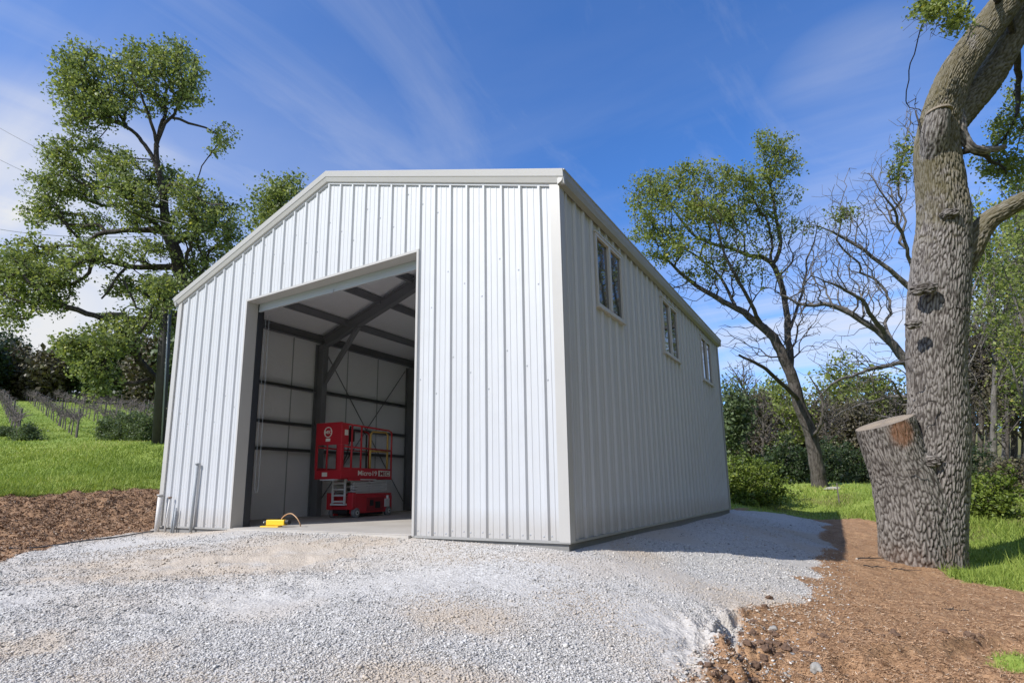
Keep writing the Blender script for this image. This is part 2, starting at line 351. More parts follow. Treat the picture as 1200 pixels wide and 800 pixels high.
def ground_detail(x, y, g, s):
    z = gz(x, y); r = np.hypot(x-CAM[0], y-CAM[1]); near = np.clip(1.5-r/40, 0, 1)
    dirt = (1-g)*(1-s)
    z = z+fbm(x*.9, y*.9, 3)*.05*near*(1-.6*g)*np.clip((-y+.0)/2.5+(x > 9.3), 0.05, 1)+fbm(x*4, y*4, 4)*(.016*g+(.055+.075*(x < 4))*dirt+.03*s)*near
    # wheel ruts pressed into the gravel
    t = (x*.30+y*.95); z = z-.018*g*np.exp(-((np.sin((x-.25*y)*1.05+.6*np.sin(y*.3))-.9)/.35)**2)
    # crumbled edge of the pad
    sd_ = sdist(x, y, gravel_poly); rough = fbm(x*3.1, y*3.1, 4)
    zone = np.exp(-(((x-DROP[0])/1.3)**2+((y-DROP[1])/1.0)**2)**2); z = z-zone*.13*np.clip((-sd_+rough*.30)/.07, 0, 1)*np.clip(1.5+sd_/1.2, 0, 1)
    z = z+zone*np.exp(-((sd_+.12)/.34)**2)*.14*fbm(x*11, y*11, 4)
    a_, b_ = np.array(LEDGE[0][:2]), np.array(LEDGE[1][:2]); L_ = np.hypot(*(b_-a_)); e_ = (b_-a_)/L_; nn_ = np.array([e_[1], -e_[0]]); nn_ = nn_ if nn_ @ CF[:2] < 0 else -nn_
    u_ = (x-a_[0])*e_[0]+(y-a_[1])*e_[1]; v_ = (x-a_[0])*nn_[0]+(y-a_[1])*nn_[1]+.12*fbm(x*1.5, y*1.5, 3)
    z = z-.085*np.clip(v_/.07, 0, 1)*np.clip(1.6-v_/1.0, 0, 1)*np.clip(u_/.3+.5, 0, 1)*np.clip((L_-u_)/.4, 0, 1)*(1+1.2*fbm(x*5, y*5, 3))
    q = np.exp(-(((x-DROP[0])/.6)**2+((y-DROP[1])/.45)**2)); z = z+q*.11*np.clip(fbm(x*6, y*6, 3)-.1, -.6, .6)
    z = np.where((x > -1) & (x < 9.3) & (y < 0) & (y > -1.6), gz(x, y)+(z-gz(x, y))*np.clip(-y/1.6, .15, 1), z)
    inside = (x > -.1) & (x < W+.05) & (y > -.02) & (y < LB+.1)
    return np.where(inside, gz(x, y), z)

def dusty(X, Y):
    dust = np.clip(fbm(X*.55+3, Y*.55, 3)*2.0-.1, 0, 1)
    for (px, py, sx, sy) in [(250, 655, 2.2, .5), (360, 640, 1.6, .5), (210, 670, 2., .45), (540, 725, .5, .3), (20, 755, .5, .3), (500, 792, .5, .15), (350, 655, .8, .3)]:
        c = hit(px, py); dx, dy = X-c[0], Y-c[1]; u = dx*CR[0]+dy*CR[1]; v = dx*CF[0]+dy*CF[1]
        dust = np.maximum(dust, 1.3*np.exp(-(u/sx)**2-(v/sy)**2)*(1+fbm(X*5, Y*5, 3)))
    return np.clip(dust, 0, 1)
LP = hit(1175, 600)
def build_ground():
    a0 = math.atan2(CF[0], CF[1])
    fr = np.linspace(-rad(54), rad(54), 760); bk = np.linspace(rad(54), 2*PI-rad(54), 90)[1:-1]
    ang = np.concatenate([fr, bk]); na = len(ang)
    rr = [.5]
    while rr[-1] < 4: rr.append(rr[-1]+.05)
    while rr[-1] < 1400: rr.append(rr[-1]*1.0075+.0 if rr[-1] < 60 else rr[-1]*1.05)
    rr = np.array(rr); nr = len(rr)
    X = CAM[0]+rr[:, None]*np.sin(ang+a0)[None]; Y = CAM[1]+rr[:, None]*np.cos(ang+a0)[None]
    X, Y = X.ravel(), Y.ravel(); g, s = masks(X, Y); Z = ground_detail(X, Y, g, s)
    dust = dusty(X, Y)
    edge = np.exp(-(sdist(X, Y, gravel_poly)/.5)**2); dust = np.clip(dust+edge*.25*(g > .5), 0, 1)
    litter = np.clip(fbm(X*.5, Y*.5, 4)*2.5-.25, 0, 1)*(Y > 3)*(X > 8)+1.1*np.exp(-((X-LP[0])/3.0)**2-((Y-LP[1])/1.6)**2)*(1+fbm(X*1.5, Y*1.5, 3)*1.5)+np.clip((Y-26)/25, 0, 1)*(X > 4)
    i = np.arange(nr-1)[:, None]*na; j = np.arange(na)[None]
    F = np.stack([i+j, i+(j+1) % na, i+na+(j+1) % na, i+na+j], -1).reshape(-1, 4)[:, ::-1]
    V = np.stack([X, Y, Z], 1)
    cg, cs = g[F].mean(1), s[F].mean(1)
    cls = np.where(cg > .5, 0, np.where(cs > .5, 2, 1))
    for k, nm in enumerate(['gravel_pad', 'soil_ground', 'grass_ground']):
        Fk = F[cls == k]; used, inv = np.unique(Fk, return_inverse=True)
        o = npmesh(nm, V[used], inv.reshape(-1, 4), M['ground'], None, dict(gravel=g[used], grass=s[used], dust=dust[used], litter=np.clip(litter[used], 0, 1), loam=(X[used] < 4).astype(float)), smooth=True)
        tag(o, {0: 'pale crushed gravel pad in front of the metal building', 1: 'bare brown soil and mulch beside the gravel pad', 2: 'green grassy ground rising around the building'}[k], kind='structure')
    # centre patch under the camera is closed by a small fan
build_ground()

def sample_region(n, pxr, pyr, cond, maxd=60):
    """random ground points, density falling with distance (even in view)"""
    px = rng.uniform(*pxr, n); py = rng.uniform(*pyr, n)
    D = CF[None]+CR[None]*((px-602)/FPX)[:, None]-CU[None]*((py-450)/FPX)[:, None]
    t = np.full(n, 2.0); hitm = np.zeros(n, bool)
    for k in range(110):
        P = CAM+D*t[:, None]; h = P[:, 2]-gz(P[:, 0], P[:, 1]); new = (h < .01)
        hitm |= new; t = np.where(hitm, t, t+np.maximum(h*.9, .02)+t*.003)
    P = CAM+D*t[:, None]; ok = hitm & (t < maxd); P = P[ok]; P[:, :2] += rng.normal(0, .03, (len(P), 2))*(1+t[ok]*.06)[:, None]; P[:, 2] = gz(P[:, 0], P[:, 1])
    g, s = masks(P[:, 0], P[:, 1]); keep = cond(P[:, 0], P[:, 1], g, s)
    P = P[keep]; g, s = g[keep], s[keep]; P[:, 2] = ground_detail(P[:, 0], P[:, 1], g, s)
    return P
def outside(x, y, m=.02): return ~((x > -m) & (x < W+m) & (y > -m) & (y < LB+m))
def scatter_stones(P, size, name, mat, flat=.6, label=None):
    du_ = np.clip(dusty(P[:, 0], P[:, 1])*.8+fbm(P[:, 0]*.9+7, P[:, 1]*1.4, 4)*.9+.12+rng.normal(0, .12, len(P)), 0, .85) if mat is M['stones'] else np.zeros(len(P))
    n = len(P); base = np.array([(1, 0, 0), (-1, 0, 0), (0, 1, 0), (0, -1, 0), (0, 0, 1), (0, 0, -1)], float)
    f = np.array([(0, 2, 4), (2, 1, 4), (1, 3, 4), (3, 0, 4), (2, 0, 5), (1, 2, 5), (3, 1, 5), (0, 3, 5)])
    q = rng.normal(size=(n, 4)); q /= np.linalg.norm(q, axis=1)[:, None]; w, x, y, z = q.T
    R = np.stack([1-2*(y*y+z*z), 2*(x*y-z*w), 2*(x*z+y*w), 2*(x*y+z*w), 1-2*(x*x+z*z), 2*(y*z-x*w), 2*(x*z-y*w), 2*(y*z+x*w), 1-2*(x*x+y*y)], 1).reshape(-1, 3, 3)
    B = base[None]*rng.uniform(.55, 1.15, (n, 6, 1))*np.stack([np.ones(n), rng.uniform(.6, 1, n), rng.uniform(.45, .8, n)], 1)[:, None]
    V = np.einsum('nij,nkj->nki', R, B)*size[:, None, None]; V[..., 2] *= flat
    V = V+P[:, None]+np.array([0, 0, 1])*(size*.18)[:, None, None]
    F = f[None]+(np.arange(n)*6)[:, None, None]
    var = np.repeat(rng.random(n), 6)
    return tag(npmesh(name, V.reshape(-1, 3), F.reshape(-1, 3), mat, None, dict(var=var, dusty=np.repeat(du_, 6))), label, kind='stuff')
P = sample_region(250000, (-60, 1150), (604, 830), lambda x, y, g, s: (g > .45) & outside(x, y) & (fbm(x*.7, y*.7, 4)*1.3-dusty(x, y)*.42+rng.uniform(-.35, .35, len(x)) > -.22), 22)
d = np.linalg.norm(P-CAM, axis=1)
scatter_stones(P, rng.gamma(4.5, .0022, len(P))*np.clip(d/7, .9, 1.35), 'loose_gravel', M['stones'], label='loose grey crushed stones lying on the pad')
P = sample_region(9000, (780, 1000), (640, 830), lambda x, y, g, s: (g < .6) & (np.exp(-((sdist(x, y, gravel_poly))/.45)**2) > rng.random(len(x))), 12)
scatter_stones(P, rng.gamma(6, .0025, len(P)), 'spilled_gravel', M['stones'], label='stones spilled over the soil along the pad edge')

def scatter_flakes(P, ln, wd, name, mat, tilt, label, lift=.006):
    n = len(P); a = rng.uniform(0, 2*PI, n); e = rng.normal(0, tilt, n)
    d = np.stack([np.cos(a)*np.cos(e), np.sin(a)*np.cos(e), np.abs(np.sin(e))], 1); sd = np.stack([-np.sin(a), np.cos(a), rng.normal(0, .5, n)], 1)
    L = (ln*rng.lognormal(0, .35, n))[:, None]; Wd = (wd*rng.uniform(.6, 1.3, n))[:, None]; c = P+np.array([0, 0, lift])
    V = np.stack([c-d*L/2-sd*Wd*.5, c-d*L/2+sd*Wd*.5, c+d*L/2+sd*Wd*.4, c+d*L/2-sd*Wd*.4], 1)
    F = (np.arange(n)*4)[:, None]+np.arange(4)[None]
    return tag(npmesh(name, V.reshape(-1, 3), F, mat, None, dict(var=np.repeat(rng.random(n), 4))), label, kind='stuff')
P = sample_region(110000, (780, 1260), (596, 830), lambda x, y, g, s: (g < .45) & (s < .6) & outside(x, y), 20)
scatter_flakes(P, .030, .0045, 'mulch', M['mulch'], .35, 'brown wood mulch and straw over the soil round the oak')
P = sample_region(26000, (-60, 190), (570, 665), lambda x, y, g, s: (g < .5) & (s < .6) & outside(x, y), 20)
scatter_flakes(P, .035, .02, 'soil_crumbs', M['crumbs'], .6, 'crumbly brown soil on the bank left of the building')

def grass(n, pxr, pyr, cond, h, name, label, maxd=60, w=.012):
    P = sample_region(n, pxr, pyr, cond, maxd); n = len(P); d = np.linalg.norm(P-CAM, axis=1)
    a = rng.uniform(0, 2*PI, n); hh = h*rng.lognormal(0, .35, n)*np.clip(1+fbm(P[:, 0]*.8, P[:, 1]*.8, 3)*1.4, .3, 2.2); ww = w*np.clip(d/9, 1, 5)
    sd = np.stack([np.cos(a), np.sin(a), 0*a], 1)*ww[:, None]; ln = rng.normal(0, .45, (n, 2))*hh[:, None]
    top = P+np.stack([ln[:, 0], ln[:, 1], hh], 1)
    V = np.stack([P-sd/2-[0, 0, .01], P+sd/2-[0, 0, .01], top], 1); F = (np.arange(n)*3)[:, None]+np.arange(3)[None]
    var = np.clip(rng.beta(2.2, 2.6, n)+fbm(P[:, 0]*.3, P[:, 1]*.3, 3)*.5, 0, 1)
    return tag(npmesh(name, V.reshape(-1, 3), F, M['grass'], None, dict(var=np.repeat(var, 3))), label, kind='stuff')
gc = lambda x, y, g, s: (s > .45) & (g < .5) & outside(x, y, .15)
grass(75000, (-60, 215), (468, 600), gc, .07, 'lawn_grass', 'bright green grass on the slope left of the building', 80)
grass(90000, (845, 1260), (545, 830), gc, .09, 'meadow_grass', 'green grass behind the mulch and round the old oak', 60)

# ------------------------------------------------------------------ the metal building
B = empty('metal_building', (0, 0, 0), 'white ribbed metal building with a tall open door and low gable roof', 'building')
PITCH = .3048
def rib_profile(x0, x1, first):
    """(x, offset) list: major ribs every foot with two low pencil ribs between"""
    pts = [(x0, 0)]
    k = math.floor((x0-first)/PITCH)-1; raw = []
    while first+k*PITCH < x1+PITCH:
        c = first+k*PITCH
        raw += [(c-.038, 0), (c-.016, .032), (c+.016, .032), (c+.038, 0)]
        for mx in (.102, .203): raw += [(c+mx-.013, 0), (c+mx-.006, .0055), (c+mx+.006, .0055), (c+mx+.013, 0)]
        k += 1
    pts += [p for p in raw if x0+.002 < p[0] < x1-.002]+[(x1, 0)]
    return pts
def ribbed(mb, x0, x1, first, place, zlo, zhi):
    pr = rib_profile(x0, x1, first)
    for (a, oa), (b, ob) in zip(pr[:-1], pr[1:]):
        m_ = (a+b)/2
        mb.add([place(a, oa, zlo(m_)), place(b, ob, zlo(m_)), place(b, ob, zhi(b)), place(a, oa, zhi(a))], [(0, 1, 2, 3)])
rake = lambda x: HE+SL*(W/2-abs(x-W/2))
DX0, DX1 = 2.44, 6.706
fp = lambda x, o, z: (x, -o, z); zt = lambda x: rake(x)+.10; F0 = W-.28
w = MB()
ribbed(w, .06, DX0, F0, fp, lambda x: 0, zt); ribbed(w, DX0, DX1, F0, fp, lambda x: HD, zt); ribbed(w, DX1, W-.06, F0, fp, lambda x: 0, zt)
front = w.build('front_wall', M['wall'], B)
w = MB(); sp = lambda y, o, z: (W+o, y, z)
WZ0, WZ1 = 3.308, 4.481; wins = [(1.199, 2.352), (4.727, 5.93), (8.246, 9.431)]
ed = .06
for a, b in wins:
    ribbed(w, ed, a, .2, sp, lambda y: 0, lambda y: HE+.03)
    ribbed(w, a, b, .2, sp, lambda y: 0, lambda y: WZ0); ribbed(w, a, b, .2, sp, lambda y: WZ1, lambda y: HE+.03); ed = b
ribbed(w, ed, LB-.06, .2, sp, lambda y: 0, lambda y: HE+.03)
w.build('side_wall', M['wall'], B)
w = MB(); ribbed(w, .06, LB-.06, .2, lambda y, o, z: (-o, y, z), lambda y: 0, lambda y: HE+.03); w.build('side_wall', M['wall'], B)
w = MB(); ribbed(w, .06, W-.06, F0, lambda x, o, z: (x, LB+o, z), lambda x: 0, zt); w.build('rear_wall', M['wall'], B)
# screws
w = MB()
def dot(x, z, oy, s=.011):
    w.add([(x-s, oy, z-s), (x+s, oy, z-s), (x+s, oy, z+s), (x-s, oy, z+s), (x, oy-.008, z)], [(0, 1, 4), (1, 2, 4), (2, 3, 4), (3, 0, 4)])
k = 0
while F0-k*PITCH > .1:
    c = F0-k*PITCH
    for zz, offs in ((.06, (.055, -.055)), (2.25, (.055,)), (3.6, (-.05,)), (5.1, (.05,))):
        if zz > rake(c)-.1 or (DX0 < c < DX1 and zz < HD): continue
        for o in offs:
            if .1 < c+o < W-.1: dot(c+o, zz+random.uniform(-.02, .02)+(0.25*((k % 3)-1) if zz > 1 else 0), -.001)
    k += 1
w.build('screw_heads', M['screw'], front)['kind'] = 'stuff'
# corner trims
def corner(x, y, sx, sy, hz, mat='trim'):
    w = MB(); t = .024+.0165; a = .105
    pr = [(t, t), (t, -a), (0.002, -a), (.002, .002), (-a, .002), (-a, t)]
    w.prism(pr, (x, y, -.012), (x, y, hz), (sx, 0, 0), (0, sy, 0)); return w.build('corner_trim', M[mat], B)
corner(W, 0, 1, -1, HE+.04); corner(0, 0, -1, -1, HE+.04); corner(W, LB, 1, 1, HE, 'gutter'); corner(0, LB, -1, 1, HE)  # far right corner gets the shade-darkened trim grey
# base trim and slab
w = MB(); w.box((0, 0.001, -.5), (W, LB, -.03)); w.build('foundation', M['base'], B)
w = MB(); w.box((.01, .003, -.028), (W-.01, LB-.01, 0.012)); w.box((DX0+.01, -.10, -.30), (DX1-.01, .002, .004)); w.build('floor_slab', M['slab'], B)
for a_, b_ in (((.0, -.036, -.028), (DX0-.005, -.001, 0.004)), ((DX1+.005, -.036, -.028), (W+.001, -.001, .004)), ((W+.002, -.036, -.028), (W+.038, LB+.03, .004)), ((-.038, -.03, -.028), (-.001, LB+.03, .004))):
    w = MB(); w.box(a_, b_); w.build('base_trim', M['gutter'], B)
# rake trim (front and rear), profile: outward o, up z
RP = [(.036, 0), (.062, .012), (.088, .085), (.098, .095), (.112, .19), (.10, .205), (-.1, .205), (-.1, .19), (.03, .18)]
for y, s in ((0, -1), (LB, 1)):
    w = MB(); n = len(RP)
    xs = [(-.13, HE-SL*.13), (W/2, HP), (W+.13, HE-SL*.13)]
    vs = [(x, y+s*o, z+q) for x, z in xs for o, q in RP]
    fs = [(i*n+j, i*n+(j+1) % n, (i+1)*n+(j+1) % n, (i+1)*n+j) for i in (0, 1) for j in range(n)]+[tuple(range(n)), tuple(range(2*n, 3*n))]
    w.add(vs, fs); w.build('rake_trim', M['trim'], B)
# dark closure line under the rake
w = MB()
for sgn in (0, 1):
    x0, x1 = (0.06, W/2-.001) if not sgn else (W/2+.001, W-.06)
    w.add([(x0, -.002, rake(x0)-.03), (x1, -.002, rake(x1)-.03), (x1, -.034, rake(x1)-.022), (x0, -.034, rake(x0)-.022), (x0, -.034, rake(x0)+.03), (x1, -.034, rake(x1)+.03)], [(0, 1, 2, 3), (3, 2, 5, 4)])
w.build('closure_strip', M['wall'], B)
# roof
for sgn in (-1, 1):
    w = MB(); yy0, yy1 = -.095, LB+.095
    def rp(y, o, t, sgn=sgn): x = W/2+sgn*t; return (x, y, HP-SL*t+.20+o)
    pr = rib_profile(yy0, yy1, .1)
    for (a, oa), (b, ob) in zip(pr[:-1], pr[1:]):
        w.add([rp(a, oa, 0), rp(b, ob, 0), rp(b, ob, W/2+.12), rp(a, oa, W/2+.12)], [(0, 1, 2, 3)])
    w.add([rp(yy0, -.012, 0), rp(yy1, -.012, 0), rp(yy1, -.012, W/2+.12), rp(yy0, -.012, W/2+.12)], [(0, 1, 2, 3)])
    w.build('roof_panel', M['roof'], B)
w = MB(); w.prism([(-.16, -.05), (0, .005), (.16, -.05), (.16, -.035), (0, .02), (-.16, -.035)], (W/2, -.06, HP+.205), (W/2, LB+.06, HP+.205), (1, 0, 0), (0, 0, 1)); w.build('ridge_cap', M['trim'], B)
# eave gutters
for sgn, x in ((1, W), (-1, 0)):
    w = MB(); gp_ = [(.036, -.035), (.10, .0), (.125, .07), (.135, .14), (.145, .15), (.145, .165), (.12, .165), (.105, .09), (.036, .05)]
    w.prism(gp_, (x, -.086, HE-.0), (x, LB+.11, HE-.0), (sgn, 0, 0), (0, 0, 1)); w.build('gutter', M['gutter'], B)
# windows
for a, b in wins:
    w = MB(); x1 = W+.045; t = .05
    w.box((W-.06, a, WZ1-t), (x1, b, WZ1)); w.box((W-.06, a, WZ0), (x1, b, WZ0+t)); w.box((W-.06, a, WZ0+t), (x1, a+t, WZ1-t)); w.box((W-.06, b-t, WZ0+t), (x1, b, WZ1-t))
    mid = (a+b)/2; w.box((W-.05, mid-.04, WZ0+t), (x1+.002, mid+.04, WZ1-t)); w.box((W-.02, a-.02, WZ0-.03), (x1+.02, b+.02, WZ0-.001)); w.box((W, a-.02, WZ1+.001), (x1+.01, b+.02, WZ1+.03))
    wo = w.build('window', M['winframe'], B, bevel=.004)
    for y0, y1, tw in ((a+t, mid-.04, .004), (mid+.04, b-t, -.003)):
        w = MB(); w.add([(W+.008+tw, y0, WZ0+t), (W+.008, y1, WZ0+t), (W+.008-tw, y1, WZ1-t), (W+.008, y0, WZ1-t), (W-.004, y0, WZ0+t), (W-.004, y1, WZ0+t), (W-.004, y1, WZ1-t), (W-.004, y0, WZ1-t)],
              [(0, 1, 2, 3), (7, 6, 5, 4), (0, 4, 5, 1), (1, 5, 6, 2), (2, 6, 7, 3), (3, 7, 4, 0)]); w.build('pane', M['glass'], wo)
# door opening trim
w = MB(); r_ = .20
w.box((DX0-.04, -.045, -.01), (DX0, r_, HD+.04)); w.box((DX1, -.045, -.01), (DX1+.04, r_, HD+.04)); w.box((DX0, -.045, HD), (DX1, r_, HD+.04)); w.build('door_trim', M['trim'], B)
rd = MB(); rd.box((DX0+.02, .21, HD-.15), (DX1-.02, .235, HD+.1)); rd.box((DX0+.02, .20, HD-.155), (DX1-.02, .245, HD-.13)); rd.box((DX0+.02, .204, HD-.07), (DX1-.02, .24, HD-.06))
door = rd.build('roll_up_door', M['doorbar'], B)
w = MB(); w.tube([(DX0-.1, .5, HD+.36), (DX1+.1, .5, HD+.36)], .24, 20); w.build('door_roll', M['doorbar'], door)
w = MB(); w.box((4.5, .195, HD-.148), (4.62, .199, HD-.13)); w.box((4.53, .19, HD-.17), (4.58, .2, HD-.11)); w.build('latch', M['screw'], door)
w = MB()
for x0, x1 in ((DX0-.10, DX0+.02), (DX1-.02, DX1+.10)):
    w = MB(); w.box((x0, .205, 0.0), (x1, .302, HD+.4)); w.box((x0-.05, .30, 0), (x1-.02, .34, HD+.2)); w.build('door_guide', M['black'], door)
w = MB(); cx = DX0-.0+.03; pts = [(cx, .36, 4.1), (cx-.005, .365, 2), (cx, .37, .75), (cx+.02, .38, .62), (cx+.05, .39, .62), (cx+.07, .40, .75), (cx+.06, .40, 2), (cx+.05, .40, 4.1)]
w.tube(pts, .004, 5); w.build('pull_chain', M['conduit'], door)
# inner steel
def part(name, fn, mat='steel', parent=B, **k): w = MB(); fn(w); return w.build(name, M[mat], parent, **k)
inz = lambda x: rake(x)-.02
IN = .10
for fy in (.42, 3.62, 7.22, LB-.25):
    for cx_, s in ((IN+.17, 1), (W-IN-.17, -1)):
        part('column', lambda w: w.beam((cx_, fy, 0), (cx_, fy, HE-.15), .16, .32, (1, 0, 0), shape='I', t=.016))
        ex = cx_+s*.10
        part('rafter', lambda w: (w.beam((ex, fy, rake(ex)-.22), (W/2, fy, HP-.22), .15, .30, (0, 0, 1), shape='I', t=.016)))
        if fy > 1 and fy < 10: part('knee_brace', lambda w: w.beam((cx_+s*.15, fy, 3.45), (cx_+s*1.35, fy, rake(cx_+s*1.35)-.37), .10, .10, (0, 1, 0)))
for x, s in ((IN+.02, 1), (W-IN-.02, -1)):
    for z in (1.66, 2.31, 3.24) if s == 1 else (1.66, 2.8):
        for y0, y1 in ((.5, 3.52), (3.72, 7.12), (7.32, LB-.3)): part('girt', lambda w: w.beam((x+s*.07, y0, z), (x+s*.07, y1, z), .14, .075, (0, 0, 1), shape='C', t=.006))
    part('eave_strut', lambda w: w.beam((x+s*.08, .3, HE+.0), (x+s*.08, LB-.1, HE+.0), .12, .2, (0, 0, 1), shape='C', t=.01))
for t in (1.05, 2.25, 3.3, 4.3):
    for s in (1, -1):
        xx = IN+t if s == 1 else W-IN-t
        part('purlin', lambda w: w.beam((xx, .25, rake(xx)-.05), (xx, LB-.1, rake(xx)-.05), .09, .17, (0, 0, 1), shape='box'))
for x in (IN+.06, W-IN-.06):
    part('cross_brace', lambda w: (w.tube([(x, 3.8, .3), (x, 7.05, 4.4)], .014, 6), w.tube([(x+.02, 3.8, 4.4), (x+.02, 7.05, .3)], .014, 6)))
# insulation liner
w = MB()
w.add([(IN-.03, .05, 0), (IN-.03, LB-.06, 0), (IN-.03, LB-.06, HE), (IN-.03, .05, HE)], [(0, 1, 2, 3)])
w.add([(W-IN+.03, .05, 0), (W-IN+.03, LB-.06, 0), (W-IN+.03, LB-.06, WZ0-.02), (W-IN+.03, .05, WZ0-.02)], [(0, 1, 2, 3)])
w.add([(W-IN+.03, .05, WZ1+.02), (W-IN+.03, LB-.06, WZ1+.02), (W-IN+.03, LB-.06, HE), (W-IN+.03, .05, HE)], [(0, 1, 2, 3)])
e_ = .05
for a, b in wins+[(LB-.06, LB)]:
    w.add([(W-IN+.03, e_, WZ0-.02), (W-IN+.03, a-.02, WZ0-.02), (W-IN+.03, a-.02, WZ1+.02), (W-IN+.03, e_, WZ1+.02)], [(0, 1, 2, 3)]); e_ = b+.02
w.add([(.06, LB-.06, 0), (W-.06, LB-.06, 0), (W-.06, LB-.06, HE), (W/2, LB-.06, HP), (.06, LB-.06, HE)], [(0, 1, 2, 3, 4)])
w.add([(.06, .03, 0), (DX0-.06, .03, 0), (DX0-.06, .03, HE), (.06, .03, HE)], [(0, 1, 2, 3)]); w.add([(DX1+.06, .03, 0), (W-.06, .03, 0), (W-.06, .03, HE), (DX1+.06, .03, HE)], [(0, 1, 2, 3)])
w.add([(.06, .03, HD+.05), (W-.06, .03, HD+.05), (W-.06, .03, HE), (W/2, .03, HP), (.06, .03, HE)], [(0, 1, 2, 3, 4)])
w.build('wall_insulation', M['insul'], B)
w = MB(); nn = 40
for s in (1, -1):   # sagging blanket between purlins
    ts = np.linspace(0, W/2, nn+1); q = lambda t: (W/2-s*(W/2-t), rake(t)+.055-.02*abs(math.sin(t*2.7)))
    for a, b in zip(ts[:-1], ts[1:]):
        (xa, za), (xb, zb) = q(a), q(b); w.add([(xa, .05, za), (xb, .05, zb), (xb, LB-.05, zb), (xa, LB-.05, za)], [(0, 1, 2, 3)])
w.build('roof_insulation', M['insul'], B, smooth=True)
for yy in (1.6, 2.85, 4.7, 5.9, 8.4):
    w = MB(); w.box((IN-.028, yy, 0), (IN-.018, yy+.03, HE-.1)); w.build('insulation_seam', M['seam'], B)

# ------------------------------------------------------------------ pipes by the left corner
def pipe(x, y, h, r, mat, cap, label, lean=(0, 0), name='pipe', capm=None):
    g = gp(x, y); t = empty(name, g, label, 'pipe')
    part('tube', lambda w: w.tube([(0, 0, -.1), (lean[0], lean[1], h)], r, 14), mat, t, smooth=True)
    if cap: part('cap', lambda w: w.tube([(lean[0], lean[1], h), (lean[0], lean[1], h+.03)], [r*cap, r*cap], 14), capm or mat, t, smooth=True)
pipe(.16, -.13, .70, .045, 'pvc', 1.45, 'thick white capped pipe at the left front corner of the building', (.02, 0), capm='trim')
pipe(.36, -.09, .66, .016, 'pvc', 2.2, 'thin white riser with a brown valve beside the thick white pipe', (.10, 0), capm='copper')
pipe(.60, -.08, .45, .018, 'conduit', 0, 'shorter grey conduit stub rising just left of its twin', (.02, 0), 'conduit')
pipe(.67, -.08, .48, .018, 'conduit', 0, 'slightly taller grey conduit stub right of its twin', (.02, 0), 'conduit')
pipe(1.26, -.08, 1.28, .028, 'conduit', 1.4, 'tall grey capped conduit standing before the front wall', (.03, 0), 'conduit')

# ------------------------------------------------------------------ yellow tool on the slab
t = empty('power_strip', (1.98, 1.30, 0), 'yellow tool box with a looped tan cord on the slab edge inside the door', 'tool')
t.location = (3.12, .42, .012); t.rotation_euler = (0, 0, rad(12))
part('case', lambda w: w.box((-.20, -.06, .03), (.20, .06, .13)), 'yellow', t, bevel=.012)
part('end_socket', lambda w: w.tube([(.20, 0, .09), (.27, 0, .09)], .045, 12), 'rubber', t)
part('end_socket', lambda w: w.tube([(-.27, 0, .08), (-.20, 0, .08)], .035, 12), 'rubber', t)
part('lamp_tip', lambda w: w.tube([(-.295, 0, .08), (-.27, 0, .08)], .018, 10), 'lwhite', t)
part('base_plate', lambda w: w.box((-.30, -.09, .0), (.10, .03, .022)), 'yellow', t, bevel=.005)
part('cord', lambda w: w.tube([(.08+.44*(1-math.cos(a))/2, .03*math.sin(a*2), (.10+.14*math.sin(a)**.8-(.09*max(0, a-1.6)/1.5))) for a in np.linspace(0.02, PI-.02, 16)], .011, 6), 'cord', t, smooth=True)

# ------------------------------------------------------------------ scissor lift
LT = empty('scissor_lift', (2.12, 3.32, 0), 'compact red scissor lift parked on the slab inside the open door', 'scissor lift', rz=rad(17))
LT.location = (2.12, 3.16, .012); LT.rotation_euler = (0, 0, rad(9))
lw, ll = .76, 1.40
def L(n, fn, mat='red', parent=LT, **k): return part(n, fn, mat, parent, **k)
ch = L('chassis', lambda w: (w.box((-.76, .10, .10), (0, ll-.03, .50)), w.box((-.76, .0, .19), (-.60, .10, .58)), w.box((-.16, 0, .19), (0, .10, .58)), w.box((-.60, .0, .19), (-.16, .1, .27)), w.box((-.03, .1, .50), (.0, ll-.05, .56)), w.box((-.76, .1, .50), (-.73, ll-.05, .56))), bevel=.012)
L('belly_tray', lambda w: (w.box((-.70, .2, .045), (-.06, ll-.3, .10)), w.box((-.58, .02, .10), (-.18, .10, .188))), 'rubber', ch)
L('battery_door', lambda w: (w.box((.001, .45, .14), (.012, 1.05, .46))), 'reddark', ch, bevel=.003)
L('side_controls', lambda w: (w.box((.012, .55, .26), (.03, .66, .40)), w.box((.012, .74, .2), (.03, .9, .36))), 'rubber', ch)
L('hydraulic_box', lambda w: (w.box((.0, 1.08, .22), (.03, 1.24, .42)), w.tube([(.015, 1.18, .42), (.015, 1.18, .5)], .03, 8)), 'alu', ch)
for x, y, dd in ((-.055, .15, -1), (-.70, .15, 1), (-.05, 1.44, -1), (-.71, 1.44, 1)):
    x += .03
    wh = L('wheel', lambda w: w.tube([(x-.05, y, .115), (x-.042, y, .115), (x+.042, y, .115), (x+.05, y, .115)], [.095, .115, .115, .095], 24), 'tyre', LT, smooth=True)
    L('rim', lambda w: (w.tube([(x-.056, y, .115), (x+.056, y, .115)], .055, 16)), 'alu', wh); L('hub', lambda w: w.tube([(x-.064, y, .115), (x+.064, y, .115)], .022, 10), 'rubber', wh)
    if y < .5: L('fork', lambda w: (w.box((x-.085 if x > -.4 else x+.058, y-.07, .05), (x-.058 if x > -.4 else x+.085, y+.07, .30))), 'red', wh)
